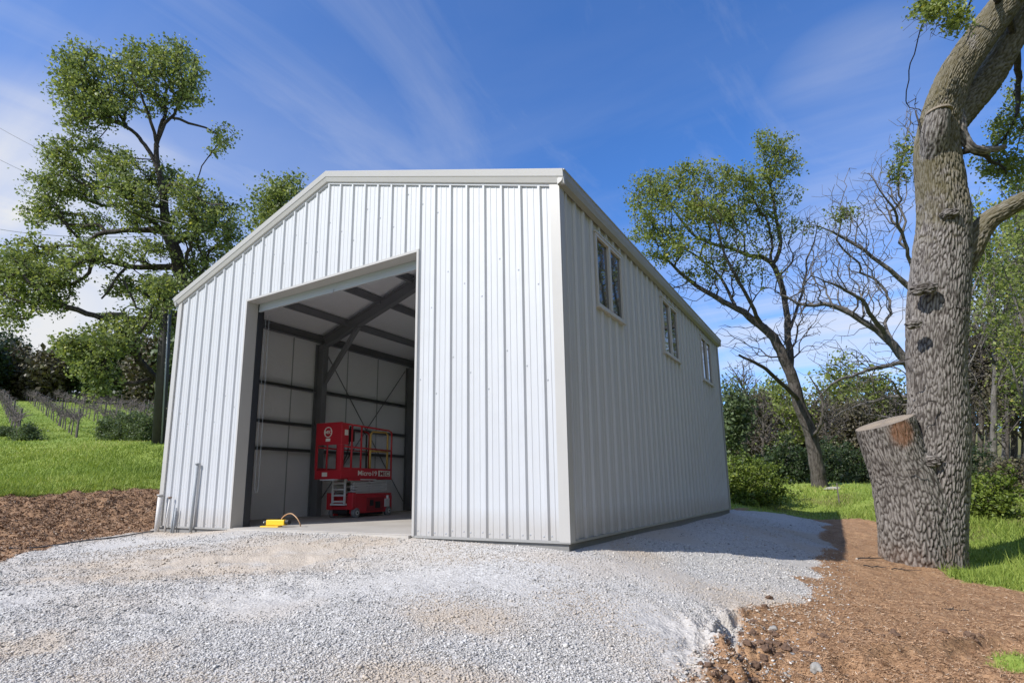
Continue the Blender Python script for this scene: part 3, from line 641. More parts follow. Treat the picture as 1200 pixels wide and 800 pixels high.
L('ladder', lambda w: ([w.box((a, -.045, .34), (a+.045, -.01, .90)) for a in (-.575, -.23)], [w.box((-.53, -.04, z), (-.23, -.015, z+.04)) for z in (.36, .50, .64, .78)], w.box((-.60, -.055, .29), (-.16, .0, .335))), 'alu', bevel=.003)
# folded scissor stack: five pairs of flat arms
for i, z in enumerate((.585, .645, .705, .765, .825)):
    dz = .035
    for k_, (xx, sg) in enumerate(((-.10, 1), (-.16, -1), (-.66, 1), (-.60, -1))):
        L('scissor_arm', lambda w: (w.beam((xx, .12, z-sg*dz), (xx, 1.26, z+sg*dz), .035, .042), w.tube([(xx-.03, .69, z), (xx+.03, .69, z)], .02, 8), w.tube([(xx-.028, .13, z-sg*dz), (xx+.028, .13, z-sg*dz)], .018, 8), w.tube([(xx-.028, 1.25, z+sg*dz), (xx+.028, 1.25, z+sg*dz)], .018, 8)), 'alu')
L('lift_cylinder', lambda w: w.tube([(-.38, .3, .60), (-.38, 1.1, .84)], .045, 12), 'rubber')
for y in (.14, 1.24):
    for z in (.6, .72, .84): L('scissor_crossbar', lambda w: w.tube([(-.68, y, z), (-.08, y, z)], .014, 8), 'alu')
pf = L('platform', lambda w: (w.box((-.80, -.10, .895), (.03, 1.37, .93)), w.box((-.80, -.10, .93), (.03, -.085, 1.10)), w.box((.015, -.085, .90), (.03, 1.37, 1.16)), w.box((-.80, -.085, .90), (-.785, 1.37, 1.16)), w.box((-.785, 1.355, .93), (.015, 1.37, 1.10)), w.box((.012, .1, .86), (.034, .8, .90))), bevel=.004)
L('step_plate', lambda w: w.box((-.60, -.12, .865), (-.14, -.02, .893)), 'alu', pf)
L('info_sticker', lambda w: w.box((-.56, -.106, .955), (-.40, -.1005, 1.05)), 'lwhite', pf)
L('slide_strip', lambda w: w.box((.035, .42, .872), (.04, .88, .90)), 'alu', pf)
rt = .021
def rails(w):
    T = 2.17; Mz = 1.64
    for y0, y1, x in ((-.085, 1.355, .012), (-.085, 1.355, -.782)):
        w.tube([(x, y0, Mz), (x, y1, Mz)], rt*.9, 8)
        w.tube([(x, y0, T), (x, y1-.10, T-.01), (x, y1-.02, T-.04), (x, y1, T-.12), (x, y1, .95)], rt, 8)
        for y in (.17, .43): w.tube([(x, y, 1.1), (x, y, T)], rt, 8)
    w.tube([(-.782, 1.355, Mz), (.012, 1.355, Mz)], rt*.9, 8)
L('guardrail', rails, smooth=True)
fpn = L('front_panel', lambda w: (w.box((-.80, -.115, 1.68), (.03, -.09, 2.20)), w.box((-.80, -.115, 1.10), (-.73, -.09, 1.68)), w.box((-.10, -.115, 1.10), (.03, -.09, 1.68)), w.box((-.44, -.11, 1.10), (-.41, -.095, 1.68)), w.box((.008, -.09, 1.68), (.03, .07, 2.19)), w.box((.008, -.09, 1.1), (.03, -.04, 1.68))), bevel=.012)
mw = Matrix.Translation((-.40, -.119, 1.955)) @ Matrix.Rotation(PI/2, 4, 'X')
w = MB(); c_ = [( -.40+.115*math.cos(a), -.118, 1.975+.115*math.sin(a)) for a in np.linspace(0, 2*PI, 25)]; w.tube(c_, .012, 6, cap=False); w.build('logo_ring', M['lwhite'], fpn)
text_mesh('lettering', 'MEC', .105, M['lwhite'], fpn, Matrix.Translation((-.40, -.118, 1.94)) @ Matrix.Rotation(PI/2, 4, 'X'))
L('warning_sticker', lambda w: w.box((-.47, -.119, 1.76), (-.33, -.1155, 1.83)), 'lwhite', fpn)
L('side_sticker', lambda w: w.box((.031, -.04, 1.90), (.034, .05, 2.03)), 'lwhite', fpn)
SM = Matrix.Translation((.0325, 0, 0)) @ Matrix.Rotation(PI/2, 4, 'Z') @ Matrix.Rotation(PI/2, 4, 'X')
text_mesh('lettering', 'Micro19', .165, M['lwhite'], pf, Matrix.Translation((0, .62, .985)) @ SM, .002)
L('lettering_plate', lambda w: w.box((.0305, .94, .975), (.033, 1.31, 1.115)), 'lwhite', pf)
text_mesh('lettering', 'MEC', .15, M['reddark'], pf, Matrix.Translation((.0025, 1.125, .99)) @ SM, .002)
L('extension_rail', lambda w: (w.tube([(-.05, .75, 1.15), (-.05, .75, 2.0), (-.05, .80, 2.08), (-.05, 1.22, 2.11), (-.05, 1.28, 2.04), (-.05, 1.28, 1.15)], .024, 8), w.tube([(-.05, .75, 1.60), (-.05, 1.28, 1.60)], .022, 8)), 'lyellow', smooth=True)
L('inner_rail', lambda w: w.tube([(-.09, .16, 2.07), (-.09, .55, 2.06), (-.09, .66, 1.98), (-.09, .68, 1.1)], .019, 8), 'rubber', smooth=True)
cb = L('control_box', lambda w: (w.box((-.20, .12, 1.78), (-.05, .30, 2.06))), 'rubber', bevel=.015)
L('joystick', lambda w: w.tube([(-.12, .22, 2.06), (-.12, .24, 2.15)], [.012, .02], 8), 'rubber', cb)
L('control_cable', lambda w: w.tube([(-.1, .2, 1.78), (-.11, .16, 1.5), (-.14, .08, 1.25), (-.2, .1, .98)], .014, 6), 'rubber', smooth=True)
L('tool_tray', lambda w: w.box((-.45, .5, .935), (-.15, .8, 1.12)), 'rubber', bevel=.01)

def refit(o, sx, tx, sy, ty):
    for q in [o]+list(o.children): q.data.transform(Matrix(((sx, 0, 0, tx), (0, sy, 0, ty), (0, 0, 1, 0), (0, 0, 0, 1))))
for o in list(LT.children):
    nm = o.name.split('.')[0]
    if nm in ('platform', 'guardrail', 'front_panel', 'extension_rail', 'inner_rail', 'control_box', 'control_cable', 'tool_tray'): refit(o, .90, -.062, 1.388, -.281)
    elif nm != 'wheel': refit(o, 1, 0, 1.17, 0)

# ------------------------------------------------------------------ trees
def chain(pts, step, wob=.0):
    P = [np.array(p, float) for p in pts]; out = []
    for i in range(len(P)-1):
        p0, p1, p2, p3 = P[max(i-1, 0)], P[i], P[i+1], P[min(i+2, len(P)-1)]
        n = max(1, int(np.linalg.norm(p2[:3]-p1[:3])/step))
        for k in range(n):
            t = k/n; out.append(.5*((2*p1)+(-p0+p2)*t+(2*p0-5*p1+4*p2-p3)*t*t+(-p0+3*p1-3*p2+p3)*t**3))
    out.append(P[-1]); out = np.array(out)
    if wob:
        n = len(out); w = rng.normal(0, wob, (n, 3)); w = (w+np.roll(w, 1, 0)+np.roll(w, -1, 0))/2; w[0] = 0; out[:, :3] += w
    return out
def grow(limbs, attr, step=.3, bf=.35, tip=.006, expo=2.3, wob=.035, droop=.0):
    """limbs: list of (points xyz+r); twigs are grown from the limbs to the attraction points"""
    cap = len(attr)*40+6000; N = np.zeros((cap, 3)); par = np.full(cap, -1); R0 = np.zeros(cap); dep = np.zeros(cap); n = 0
    for lm in limbs:
        c = chain(lm, step, wob)
        prev = -1
        if n:
            dd = np.linalg.norm(N[:n]-c[0, :3], axis=1); prev = int(dd.argmin())
        for k, p in enumerate(c):
            N[n] = p[:3]; R0[n] = p[3]; par[n] = prev; dep[n] = 0 if prev < 0 else dep[prev]+np.linalg.norm(N[n]-N[prev]); prev = n; n += 1
    limbn = n
    d0 = np.array([np.linalg.norm(N[:n]-a, axis=1).min() for a in attr]); tips = []
    mind = np.where(np.arange(cap) < limbn, 0, 0)
    for a in attr[np.argsort(d0)]:
        dist = np.linalg.norm(N[:n]-a, axis=1); c = dist+bf*dep[:n]
        if dep[:n].max() > 0: c = c+(dep[:n] < 1.2)*2.0
        i = int(c.argmin()); L_ = dist[i]; k = max(1, int(round(L_/step)))
        k = min(k, 34); p0 = N[i].copy(); d_in = (N[i]-N[par[i]]) if par[i] >= 0 else np.array([0, 0, 1.]); d_in = d_in/(np.linalg.norm(d_in)+1e-9)
        ctrl1 = p0+d_in*L_*.3+np.array([0, 0, .06*L_]); prev = i; w_ = rng.normal(0, wob, 3)
        for q in range(1, k+1):
            t = q/k; p = (1-t)**2*p0+2*t*(1-t)*ctrl1+t*t*a
            w_ = w_*.6+rng.normal(0, wob, 3); N[n] = p+w_*(0 if q == k else 1)-np.array([0, 0, droop*L_*t*t]); par[n] = prev; dep[n] = dep[prev]+np.linalg.norm(N[n]-N[prev]); prev = n; n += 1
        tips.append(n-1)
    N = N[:n]; par = par[:n]; R0 = R0[:n]; acc = np.zeros(n); 
    for t in tips: acc[t] += tip**expo
    for i in range(n-1, -1, -1):
        if acc[i] == 0: acc[i] = tip**expo
        if par[i] >= 0: acc[par[i]] += acc[i]*(1.0 if i >= limbn or par[i] < 0 else 1.0)
    R = np.maximum(acc**(1/expo), R0); 
    lim = np.arange(n) < limbn; R[lim] = np.where(R0[lim] > 0, R0[lim], R[lim])
    for i in range(n):
        if par[i] >= 0 and i >= limbn: R[i] = min(R[i], R[par[i]]*.9 if par[i] < limbn else R[par[i]])
    return N, par, R, np.array(tips), limbn
def skin(N, par, R, sides_f=lambda r: 8 if r > .12 else 5 if r > .03 else 3, skip=0):
    """truncated cones per segment with shared ring frames"""
    Vs, Fs, off = [], [], 0
    idx = np.arange(len(N)); m = (par >= 0) & (idx >= skip)
    for sides in (3, 5, 8):
        s = idx[m & (np.array([sides_f(r) for r in R]) == sides)]
        if not len(s): continue
        a, b = N[par[s]], N[s]; ra, rb = np.minimum(R[par[s]], R[s]*1.35+.002), R[s]
        d = b-a; ln = np.linalg.norm(d, axis=1)[:, None]+1e-9; d = d/ln; a = a-d*np.minimum(ra, .1)[:, None]*.4
        u = np.cross(d, np.array([.13, .97, .21])); u /= np.linalg.norm(u, axis=1)[:, None]+1e-9; v = np.cross(d, u)
        th = np.arange(sides)*2*PI/sides; cs, sn = np.cos(th)[None, :, None], np.sin(th)[None, :, None]
        ring = u[:, None]*cs+v[:, None]*sn
        V = np.concatenate([a[:, None]+ring*ra[:, None, None], b[:, None]+ring*rb[:, None, None]], 1)
        j = np.arange(sides); f = np.stack([j, (j+1) % sides, sides+(j+1) % sides, sides+j], 1)
        Fs.append((f[None]+(np.arange(len(s))*2*sides)[:, None, None]+off).reshape(-1, 4)); Vs.append(V.reshape(-1, 3)); off += len(s)*2*sides
    return np.concatenate(Vs), np.concatenate(Fs)
def leaves(C, n_per, spread, size, up=.3):
    C = np.repeat(C, n_per, 0); n = len(C); C = C+rng.normal(0, spread, (n, 3))*np.array([1, 1, .8])
    nr = rng.normal(size=(n, 3))+np.array([0, 0, up]); nr /= np.linalg.norm(nr, axis=1)[:, None]
    u = np.cross(nr, rng.normal(size=(n, 3))); u /= np.linalg.norm(u, axis=1)[:, None]; v = np.cross(nr, u)
    s = (size*rng.lognormal(0, .28, n))[:, None]
    V = np.stack([C-u*s*.5, C+v*s*.33+nr*s*.08, C+u*s*.5, C-v*s*.33+nr*s*.08], 1)
    return V.reshape(-1, 3), (np.arange(n)*4)[:, None]+np.arange(4)[None]
def blob_pts(blobs, n, depth, flat=1.0):
    """attraction points in ellipsoids: (px,py,rx,ry[,depth offset]) surveyed at the tree's distance"""
    wgt = np.array([b[2]*b[3]*(b[5] if len(b) > 5 else 1) for b in blobs], float); k = rng.choice(len(blobs), n, p=wgt/wgt.sum()); out = []
    for i in k:
        b = blobs[i]; v = rng.normal(size=3); v /= np.linalg.norm(v); v *= 1.2*rng.random()**(1/1.9)
        d = depth+(b[4] if len(b) > 4 else 0); rz = (b[2]+b[3])/2/FPX*d*flat
        out.append(at(b[0]+v[0]*b[2], b[1]+v[1]*b[3], d+v[2]*rz))
    return np.array(out)
def limb(pts, depth):
    """(px,py,width_px[,depth offset])"""
    o = []
    for p in pts:
        d = depth+(p[3] if len(p) > 3 else 0); o.append(np.r_[at(p[0], p[1], d), p[2]/2/FPX*d])
    return o
def tree(label, cat, limbs, pts, leaf=None, bare=None, barkm='barkdark', n_per=26, spread=.22, lsize=.13, step=.3, tip=.007, bf=.35, name='tree', group=None, wob=.035, skipleaf=None, droop=0, under=True):
    base = limbs[0][0].copy(); base[2] = gz(base[0], base[1])[0]
    if under: limbs[0][0][2] = base[2]-.3
    allp = pts if bare is None else np.concatenate([pts, bare]) if len(pts) else bare
    N, par, R, tips, ln = grow(limbs, allp, step, bf, tip, wob=wob, droop=droop)
    T = empty(name, base[:3], label, cat, group)
    V, F = skin(N, par, R); off = np.array(base[:3])
    tr = npmesh('trunk', V-off, F, M[barkm], T, smooth=True)
    if leaf and len(pts):
        # leaves sit on the twig ends that belong to leafy points, and on the last nodes before them
        tp = N[tips]; d = np.array([np.min(((pts-t)**2).sum(1)) for t in tp]) if bare is not None else np.zeros(len(tp))
        lt = tips[d < .02+abs(droop)*9]; pos = [N[lt]]
        pr = par[lt]; pos.append(N[pr]); C = np.concatenate(pos)
        LV, LF = leaves(C, n_per//2, spread, lsize)
        nC = len(C); clump = np.repeat(np.clip(rng.normal(.45, .17, nC), 0, 1), n_per//2)
        var = np.clip(clump+rng.normal(0, .16, len(LF)), 0, 1)
        npmesh('crown', LV-off, LF, M[leaf], T, dict(var=np.repeat(var, 4)))
    return T

# old valley oak left of the building
D = 24.0
lim = [limb([(262, 565, 30), (250, 470, 22), (238, 400, 19), (222, 345, 17), (208, 305, 15), (196, 270, 12), (190, 232, 9), (186, 200, 7), (184, 170, 5.5), (192, 140, 4)], D),
       limb([(196, 270, 8), (165, 270, 6.5), (135, 271, 5.5), (112, 276, 5), (98, 286, 4), (84, 270, 3, -1), (66, 250, 2, -1.5)], D),
       limb([(208, 312, 8), (180, 313, 7, -.5), (150, 312, 6, -1), (125, 304, 6, -1.5), (109, 305, 5, -2), (106, 320, 4, -2), (88, 333, 3.5, -2), (60, 336, 3, -2), (25, 350, 2, -2)], D),
       limb([(186, 200, 5.5), (170, 172, 4.5), (150, 150, 4, .5), (125, 140, 3, 1), (100, 122, 2, 1)], D),
       limb([(185, 165, 4.5), (200, 138, 3.5), (222, 143, 3), (242, 150, 2.2), (262, 165, 1.2)], D),
       limb([(185, 172, 4), (174, 135, 3.5, -.5), (165, 108, 2.5, -1), (150, 85, 1.5, -1)], D),
       limb([(192, 140, 4), (196, 105, 3, .5), (208, 72, 1.5, .5)], D),
       limb([(222, 345, 7), (195, 362, 5, -1), (170, 375, 4.5, -2), (158, 398, 4, -2.5), (125, 418, 2.8, -3), (116, 448, 1.5, -3)], D),
       limb([(200, 288, 6), (230, 272, 4.5, 1), (262, 262, 3, 1)], D),
       limb([(192, 240, 5), (150, 238, 4, 1.5), (115, 240, 3, 2), (80, 225, 2, 2)], D),
       limb([(190, 232, 4.5), (205, 215, 3.5, -1), (240, 235, 2.5, -1.5), (262, 240, 1.5, -2)], D),
       limb([(150, 312, 3.5, -1), (130, 335, 3, -2), (118, 350, 2, -2)], D)]
bl = [(90, 72, 27, 24), (78, 108, 22, 30), (110, 105, 35, 30), (160, 78, 36, 28), (200, 66, 32, 22), (222, 100, 20, 30), (180, 112, 26, 22), (130, 122, 26, 18), (100, 140, 28, 12),
      (262, 165, 17, 17, 0, .8), (70, 178, 26, 20, 1), (100, 172, 26, 16, 1), (135, 190, 26, 16, -.5), (55, 218, 30, 22, .5), (50, 250, 26, 16, .5), (95, 215, 38, 24, 1.5), (145, 222, 34, 24, -1), (185, 210, 26, 20, 1),
      (215, 225, 30, 22, -1), (250, 248, 34, 24, 1), (268, 272, 18, 20, 0), (225, 262, 36, 20, -1), (170, 252, 40, 14, 0), (100, 262, 36, 14, 1), (110, 296, 40, 16, -2), (35, 300, 36, 22, -1), (35, 335, 38, 22, -2), (70, 320, 30, 18, -2), (8, 320, 26, 26, -2), (170, 292, 26, 14, -1), (150, 335, 30, 12, -1),
      (180, 340, 26, 18, 1), (10, 365, 26, 22, -2, .7), (60, 358, 34, 14, -2, .6), (195, 372, 20, 26, 0, .8), (155, 378, 36, 16, -2), (245, 300, 30, 22, 1, .8), (225, 320, 26, 20, 0, .7), (196, 333, 26, 14, -2.6), (190, 352, 24, 12, -2.6, .8), (110, 402, 32, 18, -3), (95, 424, 22, 16, -3), (138, 398, 26, 16, -3), (116, 438, 22, 14, -3), (116, 458, 13, 9, -3), (84, 402, 20, 12, -3)]
tree('tall leafy oak towering behind the left side of the metal building', 'tree', lim, blob_pts(bl, 2900, D), 'leaf_oak', n_per=24, spread=.14, lsize=.115, tip=.0105, name='oak_tree')
D = 34.0
tree('leafy oak whose crown shows above the left roof slope', 'tree', [limb([(352, 560, 20), (345, 430, 14), (335, 330, 10), (328, 270, 6), (326, 230, 3)], D)],
     blob_pts([(325, 225, 26, 20), (340, 218, 18, 16), (312, 250, 22, 22), (335, 260, 34, 26), (300, 300, 34, 24), (350, 310, 44, 30)], 480, D), 'leaf_oak', n_per=26, spread=.28, lsize=.17, name='oak_tree', step=.4)

# leaning oak right of the building
D = 23.0
lim = [limb([(964, 578, 21), (960, 560, 17), (950, 510, 14.5), (936, 470, 13.5), (926, 438, 12.5), (910, 405, 11), (892, 380, 9), (862, 360, 7), (815, 334, 5), (780, 303, 2.5)], D),
       limb([(927, 445, 8), (924, 400, 7.5, .5), (920, 350, 6.5, 1), (903, 308, 6, 1), (880, 300, 5, 1), (845, 289, 4, 1), (808, 270, 3, 1), (780, 232, 1.5, 1)], D),
       limb([(905, 310, 5, 1), (914, 284, 4.5, 1), (909, 247, 3.5, 1.3), (902, 208, 2.5, 1.5), (908, 178, 1.2, 1.5)], D),
       limb([(936, 470, 6), (915, 448, 5, -1), (890, 425, 4, -2), (866, 415, 2.5, -2.5)], D),
       limb([(892, 380, 5), (870, 340, 4, -1), (850, 300, 3, -1.5), (838, 260, 2, -2), (815, 225, 1.2, -2)], D),
       limb([(862, 360, 4), (840, 320, 3, 1), (800, 290, 2, 1), (765, 262, 1, 1)], D),
       limb([(924, 390, 4, .5), (940, 340, 3, 2), (948, 300, 2, 3), (960, 260, 1, 3)], D),
       limb([(952, 515, 4), (966, 488, 3.5, -1), (962, 460, 2.5, -1), (950, 440, 1.5, -1)], D)]
lf = blob_pts([(758, 235, 22, 34, 0), (785, 212, 32, 18, 0), (830, 202, 34, 14, 0), (868, 212, 28, 22), (815, 240, 44, 26, -1), (770, 272, 34, 16, 0), (855, 252, 34, 26, 1), (906, 168, 24, 15, 1), (915, 195, 25, 20, 1), (895, 232, 26, 20, 1), (800, 285, 40, 18, -1, .6), (870, 290, 40, 20, 0, .35), (930, 222, 14, 12, 1, .6), (775, 300, 30, 14, 0, .5), (835, 312, 32, 18, 0, .4), (905, 270, 24, 22, 1, .5), (945, 265, 20, 14, 2, .5), (885, 330, 30, 20, 0, .25)], 940, D)
br = blob_pts([(850, 320, 60, 45), (940, 300, 50, 60, 1), (800, 335, 35, 25), (890, 400, 50, 30), (950, 380, 30, 40)], 800, D)
tree('leaning oak with pale spring leaves right behind the building', 'tree', lim, lf, 'leaf_spring', br, 'barkmid', n_per=26, spread=.14, lsize=.095, name='oak_tree', tip=.007)
# bare tree reaching from behind the big trunk
D = 20.0
lim = [limb([(1094, 590, 24), (1090, 520, 18), (1080, 460, 14), (1062, 425, 11), (1038, 395, 8.5), (1008, 372, 7), (978, 357, 5.5), (945, 358, 4), (915, 345, 2)], D),
       limb([(1090, 500, 14), (1092, 420, 11, 1), (1075, 350, 8, 1), (1050, 324, 6, 1), (1015, 294, 4, 1), (975, 272, 2.5, 1), (950, 262, 1, 1)], D),
       limb([(1038, 395, 6), (1010, 352, 4.5, -1), (985, 335, 3, -1.5), (950, 325, 1.5, -2)], D),
       limb([(1076, 352, 6, 1), (1062, 290, 4, 0), (1040, 235, 2.5, -1), (1020, 200, 1, -1)], D),
       limb([(1062, 425, 6), (1020, 432, 4, -1), (985, 445, 3, -2), (955, 470, 1.5, -2)], D),
       limb([(1078, 470, 5), (1040, 465, 4, 1), (1000, 475, 2.5, 1.5), (970, 490, 1.2, 2)], D)]
br = blob_pts([(1005, 255, 58, 50), (1045, 215, 34, 40), (975, 320, 50, 45), (1020, 330, 50, 50), (1000, 425, 60, 30), (930, 345, 30, 40), (1010, 470, 50, 30), (1060, 150, 20, 30, 0, .5)], 1500, D)
lf = blob_pts([(1060, 175, 12, 18), (985, 250, 22, 7), (1050, 205, 14, 10)], 60, D)
tree('bare grey tree with long arching limbs behind the pruned oak', 'tree', lim, lf, 'leaf_spring', br, 'barkgrey', n_per=18, spread=.15, lsize=.09, name='bare_tree', tip=.006, wob=.045)

# woods behind, each tree on its own
def wood(px, base_y, d, h_px, w_px, kind, label, n=260, lean=0, name='tree', group='trees in the woods behind', lsz=.16, trunk=None, per=22, low=.35):
    m = {'dark': ('leaf_dark', 'barkdark'), 'spring': ('leaf_spring', 'barkmid'), 'olive': ('leaf_olive', 'barkmid'), 'bare': (None, 'barkmid'), 'pale': (None, 'barkgrey'), 'oak': ('leaf_oak', 'barkdark'), 'grey': ('leaf_grey', 'barkmid'), 'thin': ('leaf_spring', 'barkgrey')}[kind]
    tw = trunk or max(2.5, min(h_px*.03, 2.5+h_px*.012)); top = base_y-h_px
    li = [limb([(px, base_y+4, tw*1.2), (px+lean*.3, base_y-h_px*.3, tw), (px+lean*.6, base_y-h_px*.6, tw*.6), (px+lean, top+h_px*.12, tw*.25)], d)]
    for k in range(5):
        s = 1 if k % 2 else -1; f0 = .22+.12*k
        li.append(limb([(px+lean*f0, base_y-h_px*f0, tw*.5), (px+s*w_px*.35+lean*f0, base_y-h_px*(f0+.12), tw*.3, rng.uniform(-1, 1)*w_px/FPX*d*.3), (px+s*w_px*.7+lean*f0, base_y-h_px*(f0+.18+.06*rng.random()), tw*.12, rng.uniform(-1, 1)*w_px/FPX*d*.5)], d))
    bls = [(px+lean*.6+w_px*rng.uniform(-.55, .55), base_y-h_px*rng.uniform(low, .85), w_px*rng.uniform(.3, .5), h_px*rng.uniform(.10, .2), rng.uniform(-.5, .5)*w_px/FPX*d) for _ in range(9)]+[(px+lean, top+h_px*.15, w_px*.35, h_px*.13)]
    p = blob_pts(bls, n, d, 1.0)
    if kind in ('spring', 'thin'): fq = .42 if kind == 'spring' else .2; a, b = p[:int(n*fq)], p[int(n*fq):]
    elif m[0] is None: a, b = np.zeros((0, 3)), p
    else: a, b = p, None
    tree(label, 'tree', li, a, m[0], b, m[1], n_per=per, spread=.02*d*.55, lsize=lsz*d/30, name=name, group=group, step=.5 if d > 30 else .35, tip=.008*d/30 if d > 30 else .008)
for a in [(15, 478, 78, 70, 34, 'olive', 'olive brown bushy tree at the far left top of the vineyard', 300),
          (62, 474, 74, 62, 32, 'olive', 'rounded olive brown tree second from the left above the vineyard', 300),
          (108, 474, 76, 78, 34, 'dark', 'dark evergreen tree above the middle of the vineyard', 320),
          (150, 476, 74, 84, 34, 'dark', 'dark evergreen tree behind the utility pole', 320),
          (182, 480, 70, 90, 30, 'olive', 'olive brown tree just left of the building corner', 300),
          (215, 485, 70, 110, 34, 'grey', 'tall grey green tree mostly hidden behind the building corner', 260),
          (130, 474, 88, 70, 40, 'dark', 'dark evergreen tree in the second row above the vineyard', 260),
          (200, 476, 86, 80, 40, 'dark', 'dark evergreen tree behind the building corner in the second row', 240),
          (-25, 478, 72, 80, 34, 'dark', 'dark tree cut by the left edge of the picture', 260)]: wood(*a, lsz=.20, per=26, low=.2, group='trees above the vineyard')
wood(8, 470, 95, 78, 10, 'dark', 'narrow dark conifer poking up at the far left', 160, name='conifer', group='trees above the vineyard', lsz=.15, low=.2)
wood(28, 470, 100, 66, 14, 'dark', 'small dark conifer right of the narrow one', 140, name='conifer', group='trees above the vineyard', lsz=.15, low=.2)
for a in [(858, 562, 34, 120, 22, 'grey', 'slender grey green tree right against the back corner of the building', 260),
          (872, 560, 40, 150, 30, 'bare', 'thin bare tree just right of the building corner', 560),
          (895, 560, 45, 110, 34, 'bare', 'bare brown thicket tree left of the leaning trunk', 600),
          (925, 558, 48, 120, 34, 'thin', 'thinly leafed tree behind the leaning trunk', 320),
          (968, 556, 42, 105, 34, 'bare', 'bare brown tree right of the leaning trunk', 600),
          (985, 552, 58, 140, 40, 'spring', 'yellow green topped tree beyond the bare thicket', 360),
          (1022, 552, 52, 120, 40, 'spring', 'pale green tree left of the pruned stub', 340),
          (1050, 555, 46, 110, 34, 'bare', 'bare brown tree just behind the pruned stub', 560),
          (905, 552, 62, 110, 34, 'oak', 'distant green oak seen between bare trees', 240),
          (880, 556, 52, 95, 34, 'olive', 'olive brown thicket at the back corner of the building', 300),
          (945, 556, 54, 90, 34, 'olive', 'olive brown thicket straight behind the leaning trunk', 300),
          (1005, 556, 50, 85, 36, 'olive', 'olive brown thicket left of the sawn stub', 300),
          (1040, 556, 56, 95, 36, 'olive', 'olive brown thicket behind the sawn stub', 300),
          (1095, 558, 50, 150, 40, 'olive', 'olive brown tree hidden behind the old oak', 260),
          (1130, 562, 36, 130, 34, 'bare', 'bare brown thicket right of the old oak', 300),
          (1180, 562, 38, 150, 40, 'bare', 'bare brown thicket at the right edge of the picture', 320),
          (1140, 560, 44, 190, 50, 'olive', 'olive brown wood of low crowns just right of the old oak', 420),
          (1200, 562, 40, 200, 50, 'olive', 'olive brown low crown at the right edge of the woods', 420),
          (1160, 552, 56, 330, 56, 'spring', 'tall yellow green crown high in the woods at the right', 620),
          (1215, 556, 48, 400, 60, 'spring', 'tallest yellow green crown cut by the right edge', 620),
          (1125, 570, 26, 330, 44, 'pale', 'bare pale trunk rising right behind the old oak', 360),
          (1165, 565, 34, 300, 46, 'thin', 'tall thinly leafed tree at the right beyond the bright bush', 460),
          (1205, 568, 28, 380, 46, 'thin', 'tall tree with sparse yellow green leaves at the right edge', 600),
          (1150, 560, 42, 230, 50, 'bare', 'bare brown tree filling the woods right of the old oak', 560),
          (1190, 560, 46, 260, 50, 'bare', 'bare brown tree at the far right of the woods', 560),
          (1180, 545, 60, 340, 60, 'thin', 'tall sparse green tree in the back row at the right', 560),
          (1240, 565, 30, 380, 70, 'spring', 'tall spring green tree past the right edge', 360),
          (1330, 570, 26, 380, 90, 'olive', 'olive tree well past the right edge', 300)]: wood(*a)
# woods further right, past the picture edge, mirrored in the side windows and shading the side wall from the sky
src = None
for i, (x, y, h) in enumerate([(27, 4, 13), (24, 0, 13)]):
    g = np.array(gp(x, y)); li = [[np.r_[g+[0, 0, z*h], r] for z, r in ((0, .3), (.35, .24), (.7, .12), (.9, .04))]]
    p = g+np.array([0, 0, h*.58])+np.clip(rng.normal(size=(420, 3)), -1.7, 1.7)*np.array([2.0, 2.0, h*.20])
    t_ = tree('spring green tree of the wood past the right edge of the picture' if not i else 'olive tree of the wood past the right edge of the picture', 'tree', li, p[:[200, 420][i]], ['leaf_spring', 'leaf_olive'][i], p[200:] if not i else None, 'barkmid', n_per=24, spread=.3, lsize=.22, name='tree', step=.4, group='trees past the right edge mirrored in the windows')
    for k in range(18):
        c = copy_tree(t_); a = rng.uniform(0, 6.28); q = (rng.uniform(20, 44), rng.uniform(-16, 34))
        while math.degrees(math.atan2(q[0]-12.145, q[1]+6.313)) < 20+480/math.hypot(q[0]-12.145, q[1]+6.313) or math.hypot(q[0]-12.145, q[1]+6.313) < 13 or abs(q[0]-24) < .5: q = (rng.uniform(20, 44), rng.uniform(-16, 34))
        c.location = gp(*q); c.rotation_euler = (0, 0, a); c.scale = [rng.uniform(.85, 1.35)]*3

# bushes
def bush(px, py, d, w, h, leaf, label, n=220, ls=.09, per=26, name='bush', group=None):
    base = at(px, py, d); base[2] = gz(base[0], base[1])[0]
    P = np.abs(rng.normal(0, .5, n)); v = rng.normal(size=(n, 3)); v /= np.linalg.norm(v, axis=1)[:, None]; v *= (rng.random(n)**.4)[:, None]; v[:, 2] = np.abs(v[:, 2])
    lump = 1+.35*np.sin(v[:, 0]*5+px)*np.cos(v[:, 1]*4)
    pts = base+v*np.array([w, w*.8, h])*lump[:, None]
    li = [[np.r_[base+[0, 0, -.1], .04], np.r_[base+[0, 0, h*.25], .03]]]
    for k in range(5):
        a = k*1.26; li.append([np.r_[base+[0, 0, .02], .025], np.r_[base+[w*.3*math.cos(a), w*.3*math.sin(a), h*.5], .012]])
    T = tree(label, 'bush', li, pts, leaf, None, 'barkmid', n_per=per, spread=ls*1.1, lsize=ls, name=name, step=.15, tip=.004, bf=.2, group=group, under=False)
bush(883, 572, 21, 1.25, 1.9, 'leaf_bright', 'bright green rounded bush beside the back corner of the building', 420, .085)
bush(925, 553, 29, 1.7, 2.2, 'leaf_dark', 'dark evergreen bush left of the leaning trunk', 300, .12)
bush(985, 550, 31, 2.4, 2.4, 'leaf_dark', 'wide dark evergreen bush right of the leaning trunk', 340, .12)
bush(1148, 577, 16, .95, 1.35, 'leaf_bright', 'bright yellow green bush right of the old oak', 190, .085)
